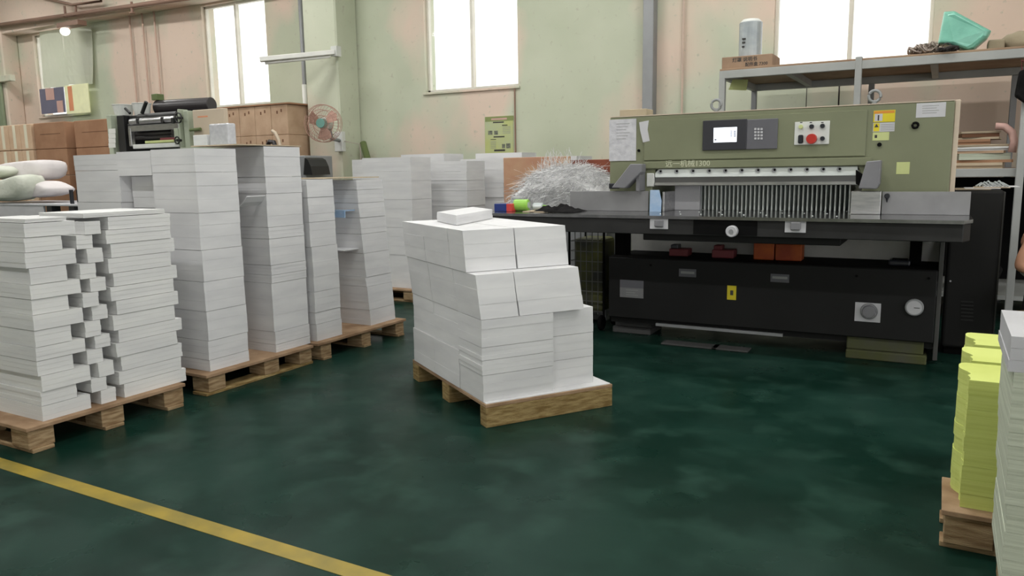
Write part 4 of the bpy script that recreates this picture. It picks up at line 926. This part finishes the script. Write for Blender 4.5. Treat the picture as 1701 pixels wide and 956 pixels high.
# note hanging under the shelf, thin lines
mb = MB(); pp = [PY(x, y, RF+.3) for x, y in ((1217, 132), (1243, 132), (1240, 150), (1210, 149))]; mb.prism([(p.x, p.z) for p in pp], RF+.3, RF+.302, 'y')
single(mb, 'hanging_note', M['yellow_note'], 'pale yellow note hanging under the left end of rack', 'note')
for k, (x, rr) in enumerate(((1341, .004), (1395, .008))):
    t, b = PY(x, 129, 8.40), PY(x, 176, 8.40); single(MB().tube([t, (t.x, 8.4, .002)], rr, 6), 'hanging_cable', M['cord_dark'], ('thin left', 'thicker right')[k]+' cable hanging behind the rack under the window', 'cable')
# dark bag hung at the right post
mb = MB(); pp = [PY(x, y, RF-.05) for x, y in ((1693, 118), (1720, 112), (1730, 175), (1703, 172), (1685, 160))]
mb.prism([(p.x, p.z) for p in pp], RF-.1, RF-.008, 'y'); r = thing('hanging_bag', 'dark cloth bag hanging at the right rack post', 'bag', pp[3]); part(mb, 'body', M['cloth_black'], r, bevel=.015, seg=2)
t = PY(1697, 100, RF-.03); part(MB().tube([pp[0]+Vector((.02, -.0, -.02)), (t.x, RF-.02, t.z), pp[1]], .007, 6), 'strap', M['maroon'], r)
# printed piles on the lower shelf
random.seed(9); z = zl1+.0005; k = 0
words = ['pale', 'brown', 'cream', 'ragged brown', 'white', 'dull yellow', 'narrow brown', 'long cream', 'dark', 'top beige']
hs = [.045, .022, .05, .02, .03, .018, .04, .016, .03, .014]
mts = [M['cardboard_sheet'], M['cardboard_dark'], M['paper_grey'], M['cardboard'], M['paper_warm'], M['cardboard_sheet'], M['cardboard_dark'], M['cardboard_sheet'], M['tape_dark'], M['cardboard_sheet']]
xa, xb = PY(1583, 280, RF+.15).x, PY(1686, 280, RF+.15).x
for k in range(10):
    dx = random.uniform(-.03, .03); w = (xb-xa)*random.uniform(.72, 1.0)*(1 if k < 6 else .72)
    T = Matrix.Translation((xa+w/2+.0+abs(dx), RF+.3, 0)) @ Matrix.Rotation(random.uniform(-.12, .12), 4, 'Z')
    mb = MB(); h = hs[k]
    for j in range(2): mb.box(-w/2, w/2, -.17+random.uniform(-.01, .01), .17, z+h/2*j, z+h/2*(j+1)-.0005, T)
    single(mb, 'cardboard_offcut', mts[k], words[k]+' offcut, number %s up the pile on the lower rack shelf' % ('one', 'two', 'three', 'four', 'five', 'six', 'seven', 'eight', 'nine', 'ten')[k], 'offcut', 'offcuts on the lower rack shelf')
    z += h
c = PY(1672, 240, RF+.25); mb = MB(); mb.cyl((c.x-.06, RF+.12, z-.085), (c.x-.06, RF+.5, z-.085), .05, n=16)
mb = MB(); mb.tube([(c.x-.09, RF+.1, zl1+.32), (c.x-.03, RF+.1, zl1+.315), (c.x+.02, RF+.1, zl1+.27), (c.x+.04, RF+.1, zl1+.20), (c.x+.03, RF+.1, zl1+.12)], .028, 8)
single(mb, 'pink_roll', M['flesh'], 'bent pinkish sheet roll at the right of the offcut pile', 'roll', smooth=True)
# dark sacks on the bottom shelf
random.seed(14)
for k, (x, m) in enumerate(((.30, M['cloth_black']), (-.12, M['cloth_black']))):
    mb = MB(); mb.ell((x, RF+.45, .36), .17, .2, .16, 16, 9, lambda d: 1+.1*sin(6*d.x+4*d.y+k)+.06*sin(13*d.z))
    for v in mb.v: v.z = max(v.z, .2155)
    single(mb, 'black_sack', m, ('right', 'left')[k]+' lumpy black sack on the bottom rack shelf', 'sack', 'sacks on the bottom shelf', smooth=True)

# ================================================================== LEFT BACKGROUND
def carton(x0, x1, y0, y1, z0, z1, label, group, m, tape=None, seam=True):
    r = thing('carton', label, 'carton', ((x0+x1)/2, (y0+y1)/2, z0), group)
    part(MB().box(x0, x1, y0, y1, z0, z1), 'body', m, r, bevel=.006)
    if tape: part(MB().box((x0+x1)/2-.03, (x0+x1)/2+.03, y0-.0015, y0-.0002, z0+.02, z1-.005), 'tape', tape, r)
    if seam: part(MB().box(x0+(x1-x0)*.2, x1-(x1-x0)*.15, y0-.0012, y0-.0002, z0+(z1-z0)*.55, z0+(z1-z0)*.575), 'printed_line', M['tape_dark'], r)
    return r
# tall carton wall at the far left
CY = 5.6; rows = [(.32*k_, .32*k_+.318) for k_ in range(6)]
A_, B_, C_, D_ = PY(-40, 200, CY).x, PY(54, 197, CY).x, PY(106, 197, CY).x, PY(112, 197, CY).x; E_ = PY(180, 197, CY).x
rown = ['bottom row', 'fifth row', 'fourth row', 'third row', 'second row', 'top row']
for k, (z0, z1) in enumerate(rows):
    carton(B_, C_-.004, CY, CY+.55, z0+.002, z1, 'wide brown carton in %s of the left carton wall' % rown[k], 'cartons of the left carton wall', M['cardboard_dark'])
    carton(D_+.03, E_, CY+.05, CY+.6, z0+.002, z1, 'wide brown carton in %s beside the printing press' % rown[k], 'cartons beside the press', M['cardboard_dark'])
    n = 5; w = (B_-.02-A_)/n
    for j in range(n):
        carton(A_+w*j+.004, A_+w*(j+1)-.004, CY-.02, CY+.5, z0+.002, z1-.002, 'narrow taped carton, %s from left in %s of left carton wall' % (('first', 'second', 'third', 'fourth', 'fifth')[j], rown[k]), 'narrow taped cartons', mat('pale_cardboard', rgb(216, 186, 156), .85, c2=rgb(204, 172, 142), scale=5), tape=M['tape'], seam=False)
# cartons by the sunlit window
CW = 7.75; x0 = PY(372, 200, CW).x; x1 = PY(478, 200, CW).x; zt_ = PY(430, 176, CW).z
for k in range(4):
    h = .40; zz0 = zt_-h*(k+1); zz1 = zt_-h*k
    if zz0 < 0: break
    for j in range(4):
        w = (x1-x0)/4
        r = carton(x0+w*j+.003, x0+w*(j+1)-.003, CW, CW+.42, zz0+.001, zz1-.001, 'tan carton, column %s, %s under the sunlit window' % (('one', 'two', 'three', 'four')[j], ('top row', 'second row', 'third row', 'fourth row')[k]), 'tan cartons under the sunlit window', M['cardboard'], seam=False)
        for (dx, dz) in ((.6, .75), (.35, .7)): part(MB().box(x0+w*j+w*dx, x0+w*j+w*dx+.025, CW-.001, CW, zz0+h*dz, zz0+h*dz+.04), 'printed_mark', M['tape_dark'], r)
for j in range(4):
    w = (x1-x0)/4; zb = zt_-.40*int(zt_/.40)
    if zb > .05: carton(x0+w*j+.003, x0+w*(j+1)-.003, CW, CW+.42, .001, zb-.001, 'short tan carton, column %s, on the floor under the sunlit window' % ('one', 'two', 'three', 'four')[j], 'tan cartons under the sunlit window', M['cardboard'], seam=False)
single(MB().box(PY(300, 176, CW).x, x1+.05, CW-.02, CW+.45, zt_+.001, zt_+.02), 'cardboard_sheet', M['cardboard_dark'], 'flat cardboard lying on the tan cartons under the window', 'cardboard sheet')
# coil of pale hose hung by the cartons
c = PY(459, 235, 7.4)
single(MB().tube([PY(452, 217, 7.4), PY(457, 220, 7.4), PY(463, 232, 7.4), PY(467, 250, 7.4), Vector((PY(470, 300, 7.4).x, 7.4, .01))], .022, 8), 'pale_hose', M['press_beige'], 'pale bent hose in front of the tan cartons', 'hose', smooth=True)
single(MB().tube([PY(444, 243, 7.38), PY(448, 235, 7.38), PY(455, 236, 7.38), PY(458, 245, 7.38), Vector((PY(458, 300, 7.38).x, 7.38, .01))], .03, 8), 'black_hose', M['rubber'], 'short black hose beside the pale hose', 'hose', smooth=True)
# grey device behind third pallet
a = PY(507, 275, 7.2); r = thing('floor_machine', 'grey and black machine corner below the wall fan', 'machine', (a.x, 7.4, 0))
part(MB().box(a.x-.35, a.x, 7.2, 7.7, 0, PY(507, 258, 7.2).z), 'body', M['grey_metal'], r, bevel=.01)
pp = [PY(x, y, 7.2) for x, y in ((508, 262), (513, 265), (518, 276), (521, 290), (506, 290), (507, 275))]
part(MB().prism([(p.x, p.z) for p in pp], 7.18, 7.5, 'y'), 'black_cover', M['press_black'], r)

# printing press
PYP = 5.5
pr = thing('printing_press', 'black and pale green printing press with rollers behind the stacks', 'printing press', (-7.2, 5.9, 0))
def prect(x0, y0, x1, y1, Y, dep, nm, m, parent=pr, bev=.006, zf_=None):
    a, c = PY(x0, y0, Y), PY(x1, y1, Y); z0 = c.z if zf_ is None else zf_
    return part(MB().box(a.x, c.x, Y, Y+dep, z0, a.z), nm, m, parent, bevel=bev)
prect(176, 191, 193, 300, PYP, .8, 'side_frame', M['press_green'], zf_=0)
prect(193, 192, 214, 300, PYP+.02, .8, 'side_cover', M['press_black'], zf_=0)
prect(214, 200, 300, 300, PYP+.35, .45, 'inner_body', M['press_black'], zf_=0)
prect(214, 192, 262, 196, PYP+.08, .3, 'top_tray', M['press_black'])
prect(296, 181, 303, 300, PYP-.01, .12, 'side_frame', M['press_green'], zf_=0)
prect(303, 184, 320, 300, PYP+.01, .1, 'side_frame', M['press_green'], zf_=0)
prect(319, 183, 379, 300, PYP+.02, .06, 'cover_door', M['press_beige'], zf_=0)
def proller(xa, xb, y, rad, m, Y, nm='roller'):
    a, b = PY(xa, y, Y), PY(xb, y, Y); z = (a.z+b.z)/2; return part(MB().cyl((a.x, Y, z), (b.x, Y, z), rad, n=18), nm, m, pr, smooth=False)
proller(232, 296, 193, .04, M['press_black'], PYP+.1); proller(218, 292, 200, .035, M['steel'], PYP+.02); proller(216, 296, 206, .03, M['press_black'], PYP+.05)
prect(212, 209, 297, 214, PYP, .05, 'rail', M['steel']); prect(220, 240, 298, 244, PYP, .05, 'rail', M['white']); prect(212, 213, 219, 243, PYP-.005, .05, 'rail_upright', M['steel']); prect(288, 213, 298, 240, PYP-.004, .05, 'rail_upright', M['press_green'])
proller(220, 288, 221, .03, M['rubber'], PYP+.12); proller(220, 288, 228, .03, M['rubber'], PYP+.12); prect(240, 234, 288, 236, PYP+.02, .04, 'paper_edge', M['yellow_note']); prect(265, 229, 300, 233, PYP+.03, .04, 'red_strip', M['maroon'])
for (x, y, rr) in ((303, 196, .05), (301, 233, .035)):
    c = PY(x, y, PYP); k_ = part(MB().ring((c.x, PYP-.05, c.z), rr, .008, 'y', 20, 6), 'hand_wheel', M['press_black'], pr, smooth=True); part(MB().cyl((c.x, PYP-.055, c.z), (c.x, PYP, c.z), .014, n=10), 'wheel_hub', M['press_black'], k_)
    part(MB().box(c.x-rr, c.x+rr, PYP-.054, PYP-.046, c.z-.005, c.z+.005), 'spoke', M['press_black'], k_)
for (x, y) in ((230, 201), (271, 199), (288, 200)):
    c = PY(x, y, PYP); part(MB().box(c.x-.02, c.x+.02, PYP-.02, PYP+.05, c.z-.03, c.z+.03), 'clamp', M['press_black'], pr, bevel=.005)
a, b = PY(236, 188, PYP+.05), PY(243, 169, PYP+.05); part(MB().cyl(a, b, .02, n=10), 'lever', M['press_black'], pr)
a, b = PY(216, 188, PYP+.05), PY(208, 180, PYP+.05); part(MB().cyl(a, b, .015, n=10), 'lever', M['press_black'], pr)
a, b = PY(316, 216, PYP), PY(333, 214, PYP); part(MB().cyl(a, b, .016, n=10), 'door_handle', M['olive'], pr)
prect(328, 193, 345, 194.2, PYP+.019, .002, 'printed_line', M['peach']); 
for k in range(4): prect(180, 214+8*k, 192, 221+8*k, PYP-.002, .003, 'dial_label', M['lampwhite'], bev=0)
# big dark roll resting on top
ztop = PY(300, 181, PYP).z
a, b = PY(262, 178, PYP+.40), PY(352, 171, PYP+.52); z = ztop+.085
r = thing('dark_roller', 'long dark rubber roller resting across the press top', 'roller', ((a.x+b.x)/2, PYP+.35, z-.08))
part(MB().cyl((a.x, PYP+.40, z), (b.x, PYP+.52, z+.0), .082, n=24), 'sleeve', M['rubber'], r, bevel=.006)
part(MB().cyl((a.x-.04, PYP+.395, z), (a.x, PYP+.40, z), .03, n=12), 'shaft', M['olive'], r); part(MB().box(a.x-.03, a.x+.06, PYP+.35, PYP+.45, z+.08, z+.15), 'end_block', M['olive'], r, bevel=.004)
# two cups on the press
for k, (x0, x1) in enumerate(((195, 216), (227, 246))):
    a, b = PY(x0, 188, PYP+.2), PY(x1, 188, PYP+.2); zc = PY(193, 192, PYP+.02).z+.0015; c = (a.x+b.x)/2; R = (b.x-a.x)/2
    r = thing('ink_cup', ('left', 'right')[k]+' grey white cup standing on the printing press', 'cup', (c, PYP+.2, zc), 'cups on the press')
    part(MB().cyl((c, PYP+.2, zc), (c, PYP+.2, zc+.13), R*.78, R, n=20), 'body', M['white'], r); part(MB().ring((c, PYP+.2, zc+.13), R, .005, 'z', 20, 6), 'rim', M['white'], r, smooth=True)
# paper and packet standing on the stack in front of press
single(MB().box(*(lambda a, b: (a.x, b.x, 5.2, 5.32, PY(332, 243, 5.2).z, PY(332, 224, 5.2).z))(PY(321, 235, 5.2), PY(344, 235, 5.2))), 'folded_tissue', M['paper'], 'small white paper pad before the beige press door', 'paper pad', bevel=.004)
a, b = PY(346, 208, 5.2), PY(378, 208, 5.2)
single(MB().box(a.x, b.x, 5.2, 5.3, PY(360, 243, 5.2).z, PY(360, 205, 5.2).z), 'clear_packet', M['sheet'], 'shiny white plastic packet before the beige press door', 'packet', bevel=.015, seg=2)
# shelf carrying pad and packet
r = thing('press_shelf', 'narrow shelf table before the press holding packet and pad', 'table', (-6.2, 5.28, 0))
zt2 = PY(360, 243, 5.2).z-.0008; 
part(MB().box(PY(315, 243, 5.2).x, PY(385, 243, 5.2).x, 5.1, 5.45, zt2-.02, zt2), 'top', M['press_green'], r)
for (x, y) in ((PY(318, 243, 5.2).x, 5.12), (PY(380, 243, 5.2).x, 5.12), (PY(318, 243, 5.2).x, 5.42), (PY(380, 243, 5.2).x, 5.42)): part(MB().box(x, x+.03, y, y+.03, 0, zt2-.02), 'leg', M['press_green'], r)
# metal bench with sacks
BY = 4.55; a, b = PY(-40, 342, BY), PY(70, 336, BY); bz = PY(30, 338, BY).z
r = thing('metal_bench', 'pale grey metal bench holding the white sacks', 'bench', ((a.x+b.x)/2, BY+.4, 0))
part(MB().box(a.x, PY(128, 336, BY).x, BY, BY+.8, bz-.02, bz), 'top', M['label'], r, bevel=.003)
part(MB().box(a.x, b.x, BY+.005, BY+.03, bz-.45, bz-.02), 'front_panel', M['label'], r, bevel=.003)
for x in (b.x+.05, PY(112, 340, BY).x):
    part(MB().box(x, x+.09, BY+.01, BY+.1, 0, bz-.02), 'leg', M['darkbtn'], r)
part(MB().box(b.x+.2, b.x+.5, BY+.05, BY+.5, bz-.4, bz-.08), 'motor_box', M['press_green'], r, bevel=.02)
for x in (103, 115):
    c = PY(x, 330, BY); part(MB().cyl((c.x, BY+.1, bz), (c.x, BY+.1, bz+.14), .02, n=8), 'stud', M['darkbtn'], r)
def sack(px, Yc, dep, m, label, seed):
    pp = [PY(x, y, Yc) for x, y in px]; zmin = min(p.z for p in pp); c = sum(pp, Vector())/len(pp); n = len(pp); mb = MB(); vs = []
    lay = [(-1, .62), (-.92, .86), (-.5, .97), (0, 1.0), (.5, .97), (.92, .86), (1, .62)]
    for (t, s_) in lay:
        for i, p in enumerate(pp):
            d = p-c; w = 1+.05*sin(seed*2+5*i+7*t); vs.append((c.x+d.x*s_*w, Yc+t*dep, c.z+d.z*s_*w))
    fs = [list(range(n))[::-1], list(range(6*n, 7*n))]
    for l in range(6):
        for i in range(n): fs.append((l*n+i, l*n+(i+1) % n, (l+1)*n+(i+1) % n, (l+1)*n+i))
    mb.add(vs, fs)
    o = single(mb, 'stuffed_sack', m, label, 'sack', 'white sacks on the bench', smooth=True)
    md = o.modifiers.new('soft', 'SUBSURF'); md.levels = 1; md.render_levels = 1
    return o
sack([(55, 305), (64, 301), (80, 298), (95, 306), (113, 314), (96, 325), (72, 329), (58, 326)], BY+.28, .17, M['sack'], 'pointed white sack at the lower right of the bench pile', 1)
sack([(2, 276), (30, 269), (60, 266), (86, 264), (95, 270), (94, 297), (70, 300), (40, 300), (8, 300)], BY+.45, .2, M['sack'], 'long white sack lying on top of the bench pile', 2)
sack([(-30, 300), (0, 300), (28, 297), (50, 287), (62, 291), (60, 330), (30, 335), (-30, 334)], BY+.12, .15, M['sack_green'], 'greenish white sack at the front of the bench pile', 3)
sack([(-30, 278), (-5, 274), (18, 276), (26, 284), (14, 294), (-10, 298), (-30, 296)], BY+.2, .14, M['sack_green'], 'greenish crumpled sack at the upper left of the bench', 4)

# ================================================================== SEATED PERSON at the right edge
pc = Vector((.57, 5.60, 0))
per = thing('person', 'person in white shirt and black trousers seated at right edge, elbow bent back', 'person', pc)
def skin_mesh(nm, verts, edges, radii, m, parent, sub=2):
    me = bpy.data.meshes.new(nm); me.from_pydata([tuple(Vector(v)+pc-ORG[parent.name]) for v in verts], edges, [])
    o = bpy.data.objects.new(nm, me); COL.objects.link(o); o.parent = parent; ORG[o.name] = ORG[parent.name]
    md = o.modifiers.new('skin', 'SKIN'); md.use_smooth_shade = True
    for i, r_ in enumerate(radii):
        sv = me.skin_vertices[0].data[i]; sv.radius = (r_, r_) if not isinstance(r_, tuple) else r_; sv.use_root = (i == 0)
    s_ = o.modifiers.new('sub', 'SUBSURF'); s_.levels = sub; s_.render_levels = sub
    me.materials.append(m); return o
# body faces +X, left side (towards wall) +Y
bv = [(0, 0, .50), (.02, 0, .66), (.03, 0, .82), (.02, 0, .97), (.03, 0, 1.08), (.04, 0, 1.15),
      (0.0, -.17, .98), (-.155, -.23, .645), (.0, -.24, .63), (.12, -.2, .65), (0.02, .17, .98), (-.1, .2, .74), (.12, .18, .66),
      (.05, -.1, .47), (.42, -.11, .47), (.42, -.11, .09), (.54, -.11, .045), (.05, .1, .47), (.42, .11, .47), (.42, .11, .09), (.54, .11, .045)]
be = [(0, 1), (1, 2), (2, 3), (3, 4), (4, 5), (3, 6), (6, 7), (7, 8), (8, 9), (3, 10), (10, 11), (11, 12), (0, 13), (13, 14), (14, 15), (15, 16), (0, 17), (17, 18), (18, 19), (19, 20)]
br = [.15, .135, .14, .12, .055, .052, .055, .043, .034, .028, .055, .043, .03, .085, .065, .05, .04, .085, .065, .05, .04]
skin_mesh('body', bv, be, br, M['skin'], per)
skin_mesh('shirt', [(0, 0, .52), (.02, 0, .66), (.03, 0, .82), (.02, 0, .98), (0.0, -.17, .98), (-.09, -.2, .86), (.02, .17, .98), (-.05, .2, .87)], [(0, 1), (1, 2), (2, 3), (3, 4), (4, 5), (3, 6), (6, 7)], [.175, .155, .155, .125, .075, .066, .075, .066], M['shirt'], per)
skin_mesh('trousers', [(0, 0, .50), (.05, -.1, .475), (.42, -.11, .475), (.42, -.11, .14), (.05, .1, .475), (.42, .11, .475), (.42, .11, .14)], [(0, 1), (1, 2), (2, 3), (0, 4), (4, 5), (5, 6)], [.16, .1, .078, .07, .1, .078, .07], M['trousers'], per)
hd = MB().ell(pc+Vector((.06, 0, 1.27)), .098, .078, .118, 20, 14, lambda d: 1+.06*max(0, d.x)*max(0, -d.z))
hdo = part(hd, 'head', M['skin'], per, smooth=True)
part(MB().ell(pc+Vector((.045, 0, 1.295)), .102, .085, .108, 20, 12, lambda d: 1 if d.x < .35 or d.z > .55 else .86), 'hair', M['hair'], hdo, smooth=True)
part(MB().ell(pc+Vector((.158, 0, 1.255)), .02, .013, .022, 10, 7), 'nose', M['skin'], hdo, smooth=True)
for s_ in (-1, 1):
    part(MB().ell(pc+Vector((.148, s_*.032, 1.28)), .009, .013, .007, 10, 6), 'eye', M['lampwhite'], hdo, smooth=True); part(MB().ell(pc+Vector((.05, s_*.08, 1.265)), .02, .009, .03, 10, 7), 'ear', M['skin'], hdo, smooth=True)
part(MB().ell(pc+Vector((.146, 0, 1.212)), .01, .024, .006, 10, 6), 'mouth', M['maroon'], hdo, smooth=True)
for s_ in (-1, 1):
    for k, (dy, L) in enumerate(((-.03, .06), (-.01, .07), (.012, .068), (.032, .052))):
        base = pc+Vector((.12, s_*.19, .65)); part(MB().tube([base+Vector((0, dy, 0)), base+Vector((L*.55, dy, .004)), base+Vector((L, dy, -.02))], .0095, 8), 'finger', M['skin'], per, smooth=True)
    part(MB().tube([base+Vector((-.02, -s_*.03, 0)), base+Vector((.015, -s_*.055, -.005)), base+Vector((.04, -s_*.055, -.015))], .0105, 8), 'thumb', M['skin'], per, smooth=True)
for s_ in (-1, 1): part(MB().ell(pc+Vector((.49, s_*.11, .045)), .13, .05, .045, 14, 8), 'shoe', M['hair'], per, smooth=True)
st = thing('stool', 'low wooden stool under the seated person', 'stool', pc+Vector((.0, 0, 0)))
part(MB().cyl(pc+Vector((0, 0, .30)), pc+Vector((0, 0, .335)), .16, n=24), 'seat', M['wood'], st, bevel=.006)
for k in range(4):
    a = pi/4+k*pi/2; part(MB().cyl(pc+Vector((cos(a)*.15, sin(a)*.15, 0)), pc+Vector((cos(a)*.11, sin(a)*.11, .30)), .016, n=8), 'leg', M['wood'], st)
